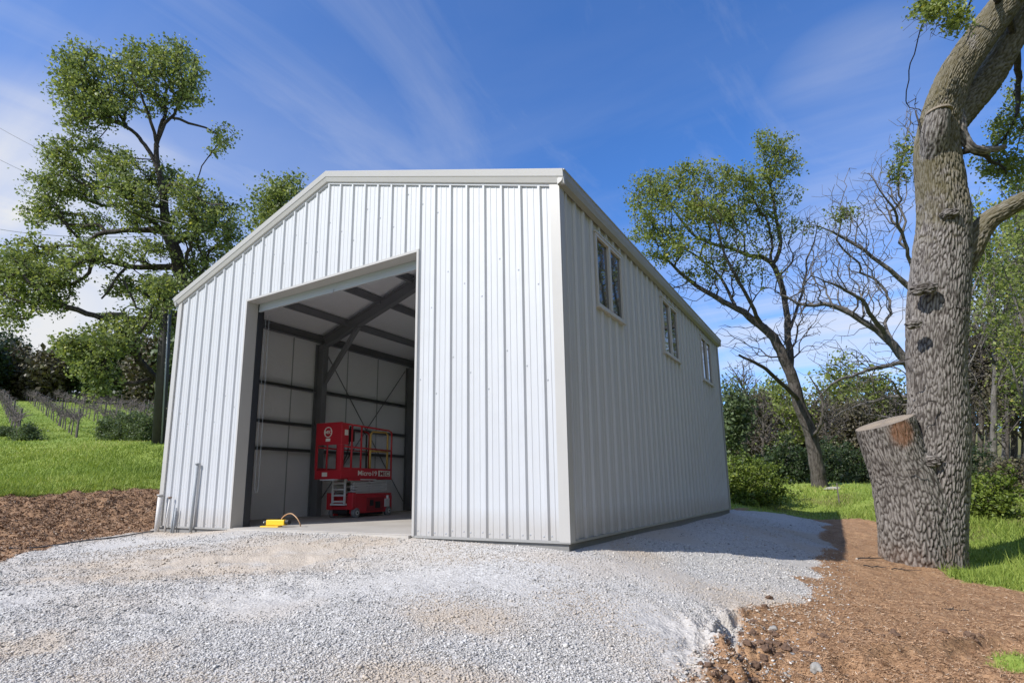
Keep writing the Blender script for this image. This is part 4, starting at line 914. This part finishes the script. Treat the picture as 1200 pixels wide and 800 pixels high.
bush(1186, 572, 20, .9, 1.5, 'leaf_olive', 'olive brown bush at the right edge behind the bright one', 160, .09)
bush(892, 558, 33, 1.8, 2.0, 'leaf_dark', 'dark bush seen over the bright bush by the building corner', 260, .12)
bush(955, 556, 36, 2.4, 2.2, 'leaf_dark', 'dark low thicket behind the leaning oak trunk', 260, .12)
bush(1128, 560, 24, 1.3, 2.6, 'leaf_grey', 'grey green bush tucked behind the old oak trunk', 260, .1)
bush(1060, 556, 30, 2.0, 2.2, 'leaf_dark', 'dark bush behind the pruned stub', 240, .12)
bush(130, 514, 29, .9, 1.3, 'leaf_grey', 'left one of the grey green shrubs before the vineyard', 220, .085)
bush(150, 513, 28, 1.0, 1.55, 'leaf_grey', 'middle one of the grey green shrubs before the vineyard', 240, .085)
bush(170, 511, 27, .9, 1.4, 'leaf_grey', 'grey green shrub just left of the utility pole', 220, .085)
bush(33, 505, 31, .9, .85, 'leaf_grey', 'low shrub at the end of the leftmost vine row', 180, .08)
bush(8, 500, 33, .9, .6, 'leaf_grey', 'low scrubby shrub at the left edge of the lawn', 120, .08)

# ------------------------------------------------------------------ the old pruned oak (close up)
def bark_tube(pts, ncell, name=None, amp=.03, seg_a=None, ds=.016, lump=.06, seed=0, flare=None, vert=.34):
    c = chain(pts, ds); n = len(c); P, R = c[:, :3], c[:, 3]
    T = np.gradient(P, axis=0); T /= np.linalg.norm(T, axis=1)[:, None]; ref = np.zeros_like(T); r0 = np.array([0, -1.0, 0.05])
    for i in range(n): r0 = r0-T[i]*r0.dot(T[i]); r0 /= np.linalg.norm(r0); ref[i] = r0
    Bn = np.cross(T, ref); na = seg_a or int(2*PI*R.max()/ds)
    s = np.r_[0, np.cumsum(np.linalg.norm(np.diff(P, axis=0), axis=1))]
    th = np.arange(na)*2*PI/na; TH, S = np.meshgrid(th, s)
    # warped jittered cells: u wraps at ncell
    u = TH/(2*PI)*ncell; v = S/vert; ca, sa = np.cos(TH), np.sin(TH)
    u = u+1.0*fbm(ca*1.2+seed, sa*1.2, 3, z=S*.8)+.5*vnoise(ca*5, sa*5+3, S*4)+.4*vnoise(ca*14, sa*14+3, S*12); v = v+2.2*fbm(ca*6+7+seed, sa*6, 3, z=S*1.5)
    ui, vi = np.floor(u).astype(int), np.floor(v).astype(int); f1 = np.full(u.shape, 9.); f2 = f1.copy()
    for du in (-1, 0, 1):
        for dv in (-1, 0, 1):
            cu, cv = (ui+du) % ncell, vi+dv; h1 = _T[(cu*7349+cv*9151+seed*31) & 4095]; h2 = _T[(cu*3571+cv*6211+seed*77+5) & 4095]
            dd = np.hypot(ui+du+.1+.8*h1-u, (vi+dv+.1+.8*h2-v)*1.0); f2 = np.where(dd < f1, f1, np.minimum(f2, dd)); f1 = np.minimum(f1, dd)
    ridge = np.clip((f2-f1)/.5+.25*vnoise(ca*22, sa*22, S*9), 0, 1); ridge = ridge*ridge*(3-2*ridge)
    lum = fbm(ca*1.6+seed*3, sa*1.6, 3, z=S*.9)
    var_ = .55+.9*np.clip(.5+fbm(ca*1.1+9+seed, sa*1.1, 3, z=S*.7)*1.6, 0, 1)
    rr = R[:, None]*(1+lump*2*lum)+amp*var_*(ridge-.6)+.009*fbm(ca*26+seed, sa*26, 3, z=S*7)-.012*np.clip(vnoise(ca*34, sa*34, S*4)*2, 0, 1)
    if flare is not None: rr = rr*(1+flare(s)[:, None]*(.6+.8*np.cos(TH*5+seed)**2*.6))
    V = P[:, None]+(ref[:, None]*ca[..., None]+Bn[:, None]*sa[..., None])*rr[..., None]
    i = np.arange(n-1)[:, None]*na; j = np.arange(na)[None]; F = np.stack([i+j, i+(j+1) % na, i+na+(j+1) % na, i+na+j], -1).reshape(-1, 4)
    return V.reshape(-1, 3), F, ridge.ravel(), V.reshape(n, na, 3)
D = 10.9
BG = at(1080, 668, D); BG[2] = gz(BG[0], BG[1])[0]
OAK = empty('oak_tree', BG, 'huge old oak with furrowed bark and a sawn off stub at the right', 'tree')
def oakpart(name, pl, ncell, amp=.03, lump=.05, seed=0, flare=None, moss=0, mat=None, parent=OAK, ds=.016, vert=.19):
    V, F, rg, G = bark_tube([np.r_[q[:3], q[3]*.87] for q in limb(pl, D)], ncell, None, amp, None, ds, lump, seed, flare, vert)
    mo = np.zeros(len(V)) if not moss else np.clip(moss*(V[:, 2]-BG[2]-5)/3+.35, 0, 1.2)
    ra = at(1058, 506, D-.45); dd = np.linalg.norm((V-ra)*np.array([1, .6, .8]), axis=1)
    rot = np.clip(1.4*np.exp(-(dd/.20)**4)+np.clip(.55-(V[:, 2]-BG[2])*1.1, 0, .6)*(.5+fbm(V[:, 0]*3, V[:, 1]*3, 3, z=V[:, 2]*3)*1.5), 0, 1)
    o = npmesh(name, V-BG, F, M['bark'], parent, dict(ridge=rg, moss=mo, rot=rot), smooth=True); return o, G
fl = lambda s: .26*np.exp(-s/.5)
trunk, _ = oakpart('trunk', [(1085, 715, 92), (1088, 672, 82), (1094, 600, 74), (1099, 540, 71), (1099, 480, 68), (1096, 420, 66), (1098, 360, 68), (1103, 305, 66), (1106, 260, 60), (1102, 215, 55), (1098, 180, 51), (1100, 150, 48), (1107, 120, 45), (1122, 85, 42), (1145, 50, 40), (1174, 10, 38), (1210, -42, 35), (1243, -110, 30)], 58, .026, .05, 1, fl, moss=1.0)
o, G = oakpart('limb', [(1082, 725, 92, .04), (1078, 668, 90, .04), (1070, 610, 86, .06), (1059, 560, 78, .08), (1045, 525, 70, .08), (1027, 470, 70, .08)], 54, .024, .05, 4, lambda s: .12*np.exp(-s/.4), parent=OAK)
# sawn face of the stub: clip the tube with a tilted plane and close it
me = o.data; bm = bmesh.new(); bm.from_mesh(me)
pc = Vector((at(1031, 501, D-.3)-BG).tolist()); lp, rp_ = Vector((at(997, 512, D-.3)-BG).tolist()), Vector((at(1060, 490, D-.3)-BG).tolist())
ax = (rp_-lp).normalized(); fw = Vector(CF.tolist()); fw = (fw-ax*fw.dot(ax)).normalized(); nrm = ax.cross(fw).normalized()
if nrm.z < 0: nrm = -nrm
nrm = (nrm+fw*.12).normalized()
res = bmesh.ops.bisect_plane(bm, geom=bm.verts[:]+bm.edges[:]+bm.faces[:], plane_co=pc, plane_no=nrm, clear_outer=True)
ce = [e for e in res['geom_cut'] if isinstance(e, bmesh.types.BMEdge)]
rim = [v.co.copy() for v in res['geom_cut'] if isinstance(v, bmesh.types.BMVert)]
bm.to_mesh(me); bm.free()
if len(rim) > 8:
    cc = sum(rim, Vector())/len(rim); t1 = nrm.orthogonal().normalized(); t2 = nrm.cross(t1); rim.sort(key=lambda p: math.atan2((p-cc).dot(t2), (p-cc).dot(t1)))
    w = MB(); vs = [cc]+[cc+(p-cc)*.5+nrm*random.uniform(-.004, .004) for p in rim]+[p+nrm*.004 for p in rim]; k = len(rim)
    w.add(vs, [(0, 1+i, 1+(i+1) % k) for i in range(k)]+[(1+i, 1+k+i, 1+k+(i+1) % k, 1+(i+1) % k) for i in range(k)]); w.build('sawn_face', M['cutwood'], o)
oakpart('limb', [(1112, 150, 36, .15), (1135, 120, 38, .3), (1158, 92, 36, .4), (1183, 48, 34, .5), (1215, -18, 28, .6), (1250, -70, 20, .7)], 30, .022, .05, 9, moss=1.0, ds=.02)
oakpart('limb', [(1112, 330, 34, .1), (1132, 300, 32, -.05), (1146, 275, 27, -.1), (1160, 258, 24, -.2), (1180, 245, 22, -.3), (1205, 232, 20, -.35), (1240, 220, 18, -.4)], 20, .02, .06, 12, moss=2.5, ds=.02)
oakpart('limb', [(1120, 120, 16, 0), (1125, 145, 14, -.2), (1130, 162, 12, -.25), (1140, 174, 11, -.3), (1158, 176, 9, -.3), (1178, 172, 6, -.3)], 8, .008, .08, 15, ds=.025)
oakpart('stub', [(1094, 215, 34, .15), (1095, 180, 33, -.12), (1096, 155, 31, -.30), (1100, 131, 27, -.36)], 22, .018, .05, 17, ds=.018)
w = MB(); c0 = at(1100, 131, D-.36)-BG; rr_ = 13/FPX*D
w.tube([c0+np.array([0, 0, -.03]), c0+np.array([0, 0, .006])], rr_, 20); w.build('stub_top', M['cutwood'], OAK)
# burls / knots where limbs were shed
for px, py, r_, sd in [(1112, 250, .14, 1), (1082, 338, .20, 2), (1126, 232, .12, 5), (1093, 540, .15, 6), (1128, 290, .15, 7), (1070, 380, .13, 9), (1126, 215, .07, 10)]:
    p = at(px, py, D-.42 if px < 1120 else D-.22)-BG
    bm = bmesh.new(); bmesh.ops.create_icosphere(bm, subdivisions=5, radius=1)
    co = np.array([v.co[:] for v in bm.verts]); f = fbm(co[:, 0]*2.2+sd*7, co[:, 1]*2.2, 5, z=co[:, 2]*3.4); ring = np.sin(np.hypot(co[:, 0], co[:, 2])*14+f*9)*.07
    for v, k, q in zip(bm.verts, f, ring): v.co = Vector(p.tolist())+Vector((v.co.x, v.co.y*.6, v.co.z*.62))*r_*(1+.55*k+q)
    me = bpy.data.meshes.new('knot'); bm.to_mesh(me); bm.free()
    at_ = me.attributes.new('ridge', 'FLOAT', 'POINT'); at_.data.foreach_set('value', np.clip(.35+f*1.2+ring*3, 0, 1).astype(np.float32))
    finish(me, 'knot', M['bark'], OAK, True)
for k, (px, py, ln) in enumerate([(1096, 470, .5), (1062, 550, .4), (1066, 420, .45), (1120, 360, .3)]):   # dead twigs on the trunk
    p = at(px, py, D-.5)-BG; w = MB(); s = 1 if k % 2 else -1; q = [p]
    for j in range(5): q.append(q[-1]+np.array([s*ln*.2, rng.normal(0, .03), rng.normal(-.02, .04)]))
    w.tube(q, [.012, .011, .009, .007, .005, .003], 5); w.build('dead_twig', M['barkdark'], OAK)
# twigs with leaves around the upper limbs
pts = blob_pts([(1100, 10, 28, 14, -1), (1082, 8, 10, 8, -1), (1122, 25, 16, 12, -1)], 60, D)
bpt = blob_pts([(1085, 150, 18, 22, 0), (1075, 120, 14, 18, .3), (1190, 140, 22, 30, 1), (1170, 200, 30, 20, 1), (1100, 30, 40, 30, 0)], 150, D)
pts2 = blob_pts([(1185, 150, 22, 25, 1.2), (1165, 190, 22, 14, 1), (1192, 200, 18, 20, 1), (1190, 110, 14, 18, 1.4)], 110, D)
lim = [limb([(1180, 12, 8), (1160, -15, 6, -.5), (1130, -20, 4, -.8), (1105, -5, 2, -1)], D), limb([(1190, 55, 8, .5), (1195, 100, 6, 1), (1188, 140, 4, 1), (1170, 170, 2, 1)], D), limb([(1090, 190, 4), (1080, 160, 3, -.1), (1074, 130, 2, .1)], D), limb([(1140, 174, 8, -.3), (1165, 190, 4, .4), (1180, 205, 2, .8)], D)]
N, par, R, tips, ln_ = grow(lim, np.concatenate([pts, pts2, bpt]), .12, .3, .0035, wob=.018)
V, F = skin(N, par, R); npmesh('twigs', V-BG, F, M['barkdark'], OAK, smooth=True)
lp_ = np.concatenate([pts, pts2]); tp = tips[np.array([np.min(((lp_-N[t])**2).sum(1)) for t in tips]) < .02]
LV, LF = leaves(N[tp], 26, .085, .06); npmesh('crown', LV-BG, LF, M['leaf_spring'], OAK, dict(var=np.repeat(np.clip(rng.normal(.45, .22, len(LF)), 0, 1), 4)))

top = at(1215, -40, D); lim = [[np.r_[top, .35], np.r_[top+[1.2, .6, 1.6], .26], np.r_[top+[1.8, 1.6, 3.4], .16], np.r_[top+[1.6, 2.6, 5.0], .06]],
       [np.r_[top+[1.2, .6, 1.6], .2], np.r_[top+[3.0, -.4, 2.6], .14], np.r_[top+[4.6, -1.0, 3.0], .06]], [np.r_[top+[.9, .4, 1.2], .18], np.r_[top+[2.0, 2.4, 1.8], .13], np.r_[top+[3.4, 4.4, 2.2], .06]]]
pt = np.concatenate([top+np.array(c)+rng.normal(size=(150, 3))*np.array([1.1, 1.1, .7]) for c in ([2.2, 2.2, 4.4], [4.2, -.8, 3.2], [3.4, 3.8, 2.6], [3, 1, 2.6])])
N, par, R, tips, ln_ = grow(lim, pt, .25, .3, .006, wob=.03); V, F = skin(N, par, R); npmesh('upper_limbs', V-BG, F, M['barkdark'], OAK, smooth=True)
LV, LF = leaves(N[tips[::2]], 18, .12, .08); npmesh('crown', LV-BG, LF, M['leaf_spring'], OAK, dict(var=np.repeat(np.clip(rng.normal(.4, .2, len(LF)), 0, 1), 4)))

# fallen sticks and leaf piles
def stick(px, py, ln, label, r=.012, a=0, name='fallen_branch'):
    p = hit(px, py); p[2] += .02; w = MB(); q = [np.zeros(3)]
    for j in range(6): q.append(q[-1]+np.array([math.cos(a)*ln/6, math.sin(a)*ln/6, 0])+rng.normal(0, .02, 3)*[1, 1, .4])
    w.tube(q, [r, r, r*.9, r*.8, r*.6, r*.4, r*.2], 6)
    w.tube([q[2], q[2]+np.array([math.cos(a+.8), math.sin(a+.8), .15])*ln*.3], [r*.6, r*.2], 5)
    o = w.build(name, M['barkdark'], None, smooth=True); o.location = p; tag(o, label, 'branch', 'fallen sticks on the mulch')
stick(1005, 655, .55, 'dark forked stick on the mulch between the building shadow and the old oak', .014, .3)
stick(1012, 663, .45, 'crooked stick just below the forked one on the mulch', .012, -.2)
stick(1045, 668, .5, 'long thin stick lying nearest the old oak', .010, .1)
stick(1105, 715, .35, 'short dark stick on the mulch in front of the old oak', .012, .5)
w = MB(); p0 = hit(18, 645); pl = []
for px, py in [(10, 647), (50, 642), (95, 635), (140, 630), (180, 623)]: q = hit(px, py); g_, s_ = masks(q[:1], q[1:2]); pl.append((q[0], q[1], float(ground_detail(q[:1], q[1:2], g_, s_)[0])+.022))
w.tube([tuple(c[:3]) for c in chain([np.r_[np.array(p), 0] for p in pl], .15, .01)], .012, 6); tag(w.build('cable', M['cable'], None, smooth=True), 'thin black cable lying across the gravel left of the building', 'cable')
# clods and rocks on the broken pad edge
def rock(px, py, s, mat, label, name, group=None, sq=.7, sink=.2):
    p = hit(px, py); bm = bmesh.new(); bmesh.ops.create_icosphere(bm, subdivisions=3, radius=1); k = rng.random()*50
    co = np.array([v.co[:] for v in bm.verts]); f = fbm(co[:, 0]*1.3+k, co[:, 1]*1.3, 4, z=co[:, 2]*1.3)
    for v, q in zip(bm.verts, f): v.co = Vector((v.co.x*s, v.co.y*s*.8, v.co.z*s*sq))*(1+q*1.0)
    me = bpy.data.meshes.new(name); bm.to_mesh(me); bm.free(); o = finish(me, name, M[mat], None, mat == 'rock')
    g_, s_ = masks(p[:1], p[1:2]); p[2] = ground_detail(p[:1], p[1:2], g_, s_)[0]+s*sq*sink; o.location = p; o.rotation_euler = (0, 0, rng.random()*6); tag(o, label, 'rock' if mat == 'rock' else 'soil clod', group)
for i in range(85):
    a, b = (rng.normal(893, 26), rng.normal(742, 13)) if i < 52 else (rng.uniform(900, 1195), rng.normal(743, 4)) if i < 70 else (rng.normal(860, 22), rng.normal(788, 8))
    rock(a, b, rng.uniform(.015, .048), 'clod', 'dark clod of soil on the crumbled right edge of the gravel pad', 'soil_clod', 'soil clods along the crumbled edge')
for (px, py, s, lb) in [(955, 766, .05, 'rounded tan rock below the crumbled pad edge'), (905, 725, .045, 'pale rock topmost on the crumbled edge'), (918, 770, .04, 'angular pale rock at the foot of the crumbled edge'), (865, 745, .04, 'pale rock set in the dark broken soil'), (1105, 648, .05, 'pale rock at the foot of the old oak')]: rock(px, py, s, 'rock', lb, 'rock')
P = sample_region(500, (0, 186), (580, 640), lambda x, y, g, s: (g < .5) & (s < .5) & outside(x, y, .2), 20)[:70]
scatter_stones(P, rng.uniform(.02, .06, len(P)), 'soil_lumps', M['clod'], label='dark lumps of turned soil on the left bank')
rock(978, 573, .30, 'rock', 'flat grey slab of rock in the grass behind the leaning oak', 'rock', sq=.22)
w = MB(); w.box((-.02, -.02, 0), (.02, .02, .75)); o = w.build('fence_post', M['postwood']); o.location = gp(*at(982, 578, 20)[:2]); tag(o, 'thin dark stake in the grass right of the leaning oak', 'post')

# ------------------------------------------------------------------ utility pole and wires
PD = 22.0; pb = at(186, 521, PD); pb[2] = gz(pb[0], pb[1])[0]; tp_ = at(197, 322, PD); 
UP = empty('utility_pole', pb, 'dark wooden utility pole with bands beside the tall oak', 'utility pole'); tv = tp_-pb
part('pole', lambda w: w.tube([(0, 0, -.3), tuple(tv)], [.24, .18], 16), 'creos', UP, smooth=True)
part('conduit', lambda w: w.tube([(.29, -.05, -.1), (.29+tv[0]*.8, -.05+tv[1]*.8, tv[2]*.8)], .03, 8), 'conduit', UP, smooth=True)
part('riser_strip', lambda w: w.beam((-.10, -.215, 1.6), (-.10+tv[0]*.35, -.215+tv[1]*.35, tv[2]*.35), .03, .06), 'pvc', UP)
for z in (.95, 1.35): part('band', lambda w: w.tube([(tv[0]*z/tv[2], tv[1]*z/tv[2], z), (tv[0]*(z+.06)/tv[2], tv[1]*(z+.06)/tv[2], z+.06)], .245, 16), 'tan', UP)
for (x0, y0, x1, y1, lb) in [(-60, 112, 190, 238, 'upper power line running from the left to the utility pole'), (-60, 153, 190, 262, 'middle power line running from the left to the utility pole'), (-60, 255, 190, 276, 'lower communication wire running from the left to the pole')]:
    a, b = at(x0, y0, 34), at(x1+10, y1, PD); w = MB(); w.tube([a+(b-a)*t+np.array([0, 0, -.5*4*t*(1-t)]) for t in np.linspace(0, 1, 14)], .013, 5); tag(w.build('power_line', M['cable'], None), lb, 'power line', 'power lines')

# ------------------------------------------------------------------ vineyard: end posts and dormant vines
S2 = hit(88, 512); E2 = hit(36, 473); dv = (E2-S2)[:2]; dv /= np.linalg.norm(dv); pv = np.array([-dv[1], dv[0]])
if pv @ CR[:2] < 0: pv = -pv
def vine_mesh(seed):
    r = random.Random(seed); w = MB(); q = [Vector((0, 0, -.1))]
    for j in range(5): q.append(q[-1]+Vector((r.uniform(-.04, .04), r.uniform(-.04, .04), .2)))
    w.tube(q, [.045, .042, .04, .036, .034, .03], 5); top = q[-1]
    for s in (-1, 1):
        a = [top+Vector((0, s*.19*k, .03*math.sin(k)+r.uniform(-.02, .02))) for k in range(6)]; w.tube(a, [.03, .026, .024, .02, .017, .012], 5)
        for k in range(14):
            b = a[k % 6]; c = b+Vector((r.uniform(-.2, .2), r.uniform(-.15, .15), r.uniform(.05, .35))); d = c+Vector((r.uniform(-.45, .45), r.uniform(-.3, .3), r.uniform(-.25, .35))); w.tube([b, c, d], [.02, .016, .008], 3)
    me = bpy.data.meshes.new('vine'); me.from_pydata(w.v, [], w.f); me.materials.append(M['vinewood']); return me
VM = [vine_mesh(i) for i in range(4)]
w = MB(); w.tube([(0, 0, -.2), (0, 0, 1.75)], .05, 8); PM = bpy.data.meshes.new('vine_post'); PM.from_pydata(w.v, [], w.f); PM.materials.append(M['postwood'])
rz = math.atan2(dv[1], dv[0])-PI/2; nv = 0
for row in range(-1, 10):
    st = S2[:2]+pv*row*2.6+dv*(1.2*abs(row)*.3); nmax = 28 if row < 3 else 24
    wire = []
    for k in range(nmax):
        q = st+dv*k*(1.7+.05*k); g = gp(*q)
        if nv >= 280: break
        o = bpy.data.objects.new('grape_vine', VM[(k+row) % 4]); COL.objects.link(o); o.location = g; o.rotation_euler = (0, 0, rz+rng.normal(0, .1)); o.scale = (1, 1, rng.uniform(.9, 1.15)); tag(o, 'dormant leafless grape vine trained along a wire row on the slope', 'grape vine', 'dormant vines in the vineyard rows'); nv += 1
        if k % 5 == 0:
            o = bpy.data.objects.new('vine_post', PM); COL.objects.link(o); o.location = gp(*(q-dv*.7)); tag(o, 'thin weathered stake among the vine rows on the slope', 'post', 'stakes in the vineyard'); wire.append((g[0]-dv[0]*.7, g[1]-dv[1]*.7, g[2]))
    if len(wire) > 1:
        w = MB()
        for h in (1.0, 1.5): w.tube([(a[0], a[1], a[2]+h) for a in wire], .006, 4)
        tag(w.build('trellis_wire', M['cable'], None), 'thin trellis wires strung along a vineyard row', 'wire', 'trellis wires of the vineyard')

# ------------------------------------------------------------------ world, sun
EL, AZ = rad(41), rad(24)
to_sun = Vector((-math.sin(AZ)*math.cos(EL), -math.cos(AZ)*math.cos(EL), math.sin(EL)))
sd = bpy.data.lights.new('sun', 'SUN'); sd.energy = 4.6; sd.angle = rad(.53); sd.color = (1, .96, .90)
so = bpy.data.objects.new('sun', sd); COL.objects.link(so); so.rotation_euler = to_sun.to_track_quat('Z', 'Y').to_euler(); so.location = (-20, -40, 40)
wd = bpy.data.worlds.new('World'); sc.world = wd; wd.use_nodes = True; nt = wd.node_tree; nt.nodes.clear()
def wn(t, **k):
    n = nt.nodes.new(t)
    for a, v in k.items(): setattr(n, a, v)
    return n
out = wn('ShaderNodeOutputWorld'); bg = wn('ShaderNodeBackground'); sky = wn('ShaderNodeTexSky', sky_type='NISHITA')
sky.sun_disc = False; sky.sun_elevation = EL; sky.sun_rotation = math.atan2(to_sun.x, to_sun.y) % (2*PI); sky.altitude = 300; sky.air_density = 1.0; sky.dust_density = .35; sky.ozone_density = 2.0
bg.inputs[1].default_value = .12
tc = wn('ShaderNodeTexCoord'); sep = wn('ShaderNodeSeparateXYZ'); nt.links.new(tc.outputs['Generated'], sep.inputs[0])
def wm(op, a, b=0, clamp=False):
    n = wn('ShaderNodeMath', operation=op, use_clamp=clamp)
    for i, v in enumerate((a, b)):
        if hasattr(v, 'is_linked'): nt.links.new(v, n.inputs[i])
        else: n.inputs[i].default_value = v
    return n.outputs[0]
# thin high cloud on a plane overhead: direction / height
zz = wm('ADD', wm('MAXIMUM', sep.outputs[2], 0), .10); cx_, cy_ = wm('DIVIDE', sep.outputs[0], zz), wm('DIVIDE', sep.outputs[1], zz)
cmb = wn('ShaderNodeCombineXYZ'); nt.links.new(cx_, cmb.inputs[0]); nt.links.new(cy_, cmb.inputs[1])
mp = wn('ShaderNodeMapping'); mp.inputs['Rotation'].default_value = (0, 0, rad(35)); mp.inputs['Scale'].default_value = (.45, 1.7, 1); nt.links.new(cmb.outputs[0], mp.inputs[0])
n1 = wn('ShaderNodeTexNoise'); n1.inputs['Scale'].default_value = .75; n1.inputs['Detail'].default_value = 8; n1.inputs['Roughness'].default_value = .55; n1.inputs['Distortion'].default_value = .6; nt.links.new(mp.outputs[0], n1.inputs[0])
n2 = wn('ShaderNodeTexNoise'); n2.inputs['Scale'].default_value = .22; n2.inputs['Detail'].default_value = 4; nt.links.new(mp.outputs[0], n2.inputs[0])
dens = wm('MULTIPLY', wm('SUBTRACT', wm('ADD', wm('MULTIPLY', n1.outputs[0], .6), wm('MULTIPLY', n2.outputs[0], .6)), .53), 2.6, True)
low = wm('SUBTRACT', 1.0, wm('MULTIPLY', sep.outputs[2], 1.6), True)
n3 = wn('ShaderNodeTexNoise'); n3.inputs['Scale'].default_value = 1.5; n3.inputs['Detail'].default_value = 9; n3.inputs['Roughness'].default_value = .62; n3.inputs['Distortion'].default_value = 1.1
mp3 = wn('ShaderNodeMapping'); mp3.inputs['Rotation'].default_value = (0, 0, rad(-22)); mp3.inputs['Scale'].default_value = (1.5, .42, 1); nt.links.new(cmb.outputs[0], mp3.inputs[0]); nt.links.new(mp3.outputs[0], n3.inputs[0])
wisp = wm('MULTIPLY', wm('SUBTRACT', n3.outputs[0], .50), 1.5, True)
dens = wm('ADD', wm('MULTIPLY', dens, wm('ADD', .22, wm('MULTIPLY', low, 1.5)), True), wm('MULTIPLY', wisp, .5), True)
def patch(c, r, gain):
    v = wn('ShaderNodeVectorMath', operation='DOT_PRODUCT'); nt.links.new(tc.outputs['Generated'], v.inputs[0]); c = np.array(c, float); v.inputs[1].default_value = tuple(c/np.linalg.norm(c))
    cr = math.cos(rad(r)); return wm('MULTIPLY', wm('DIVIDE', wm('SUBTRACT', v.outputs['Value'], cr), 1-cr, True), gain)
bank = wm('ADD', wm('ADD', patch(ray(40, 300), 14, .7), patch(ray(990, 400), 16, .65)), patch(ray(1010, 150), 9, .45))
bank = wm('ADD', bank, wm('ADD', patch((math.sin(rad(125)), math.cos(rad(125)), .45), 62, 1.0), patch((math.sin(rad(-150)), math.cos(rad(-150)), .2), 40, .6)))  # unseen clouds outside the view, added to brighten and whiten the ambient light
puff = wm('MULTIPLY', wm('SUBTRACT', n1.outputs[0], .30), 2.6, True)
dens = wm('ADD', dens, wm('MULTIPLY', bank, puff), True)
mx = wn('ShaderNodeMix', data_type='RGBA'); nt.links.new(dens, mx.inputs[0]); mx.inputs[7].default_value = (6.0, 6.1, 6.3, 1)
tint = wn('ShaderNodeMix', data_type='RGBA', blend_type='MULTIPLY'); tint.inputs[0].default_value = 1; nt.links.new(sky.outputs[0], tint.inputs[6]); tint.inputs[7].default_value = (.60, 1.04, 1.64, 1)
nt.links.new(tint.outputs[2], mx.inputs[6]); nt.links.new(mx.outputs[2], bg.inputs[0]); nt.links.new(bg.outputs[0], out.inputs[0])
sc.view_settings.view_transform = 'Standard'; sc.view_settings.look = 'None'; sc.view_settings.exposure = .2; sc.view_settings.gamma = 1; sc.view_settings.use_curve_mapping = False
print('verts', sum(len(o.data.vertices) for o in sc.objects if o.type == 'MESH'))
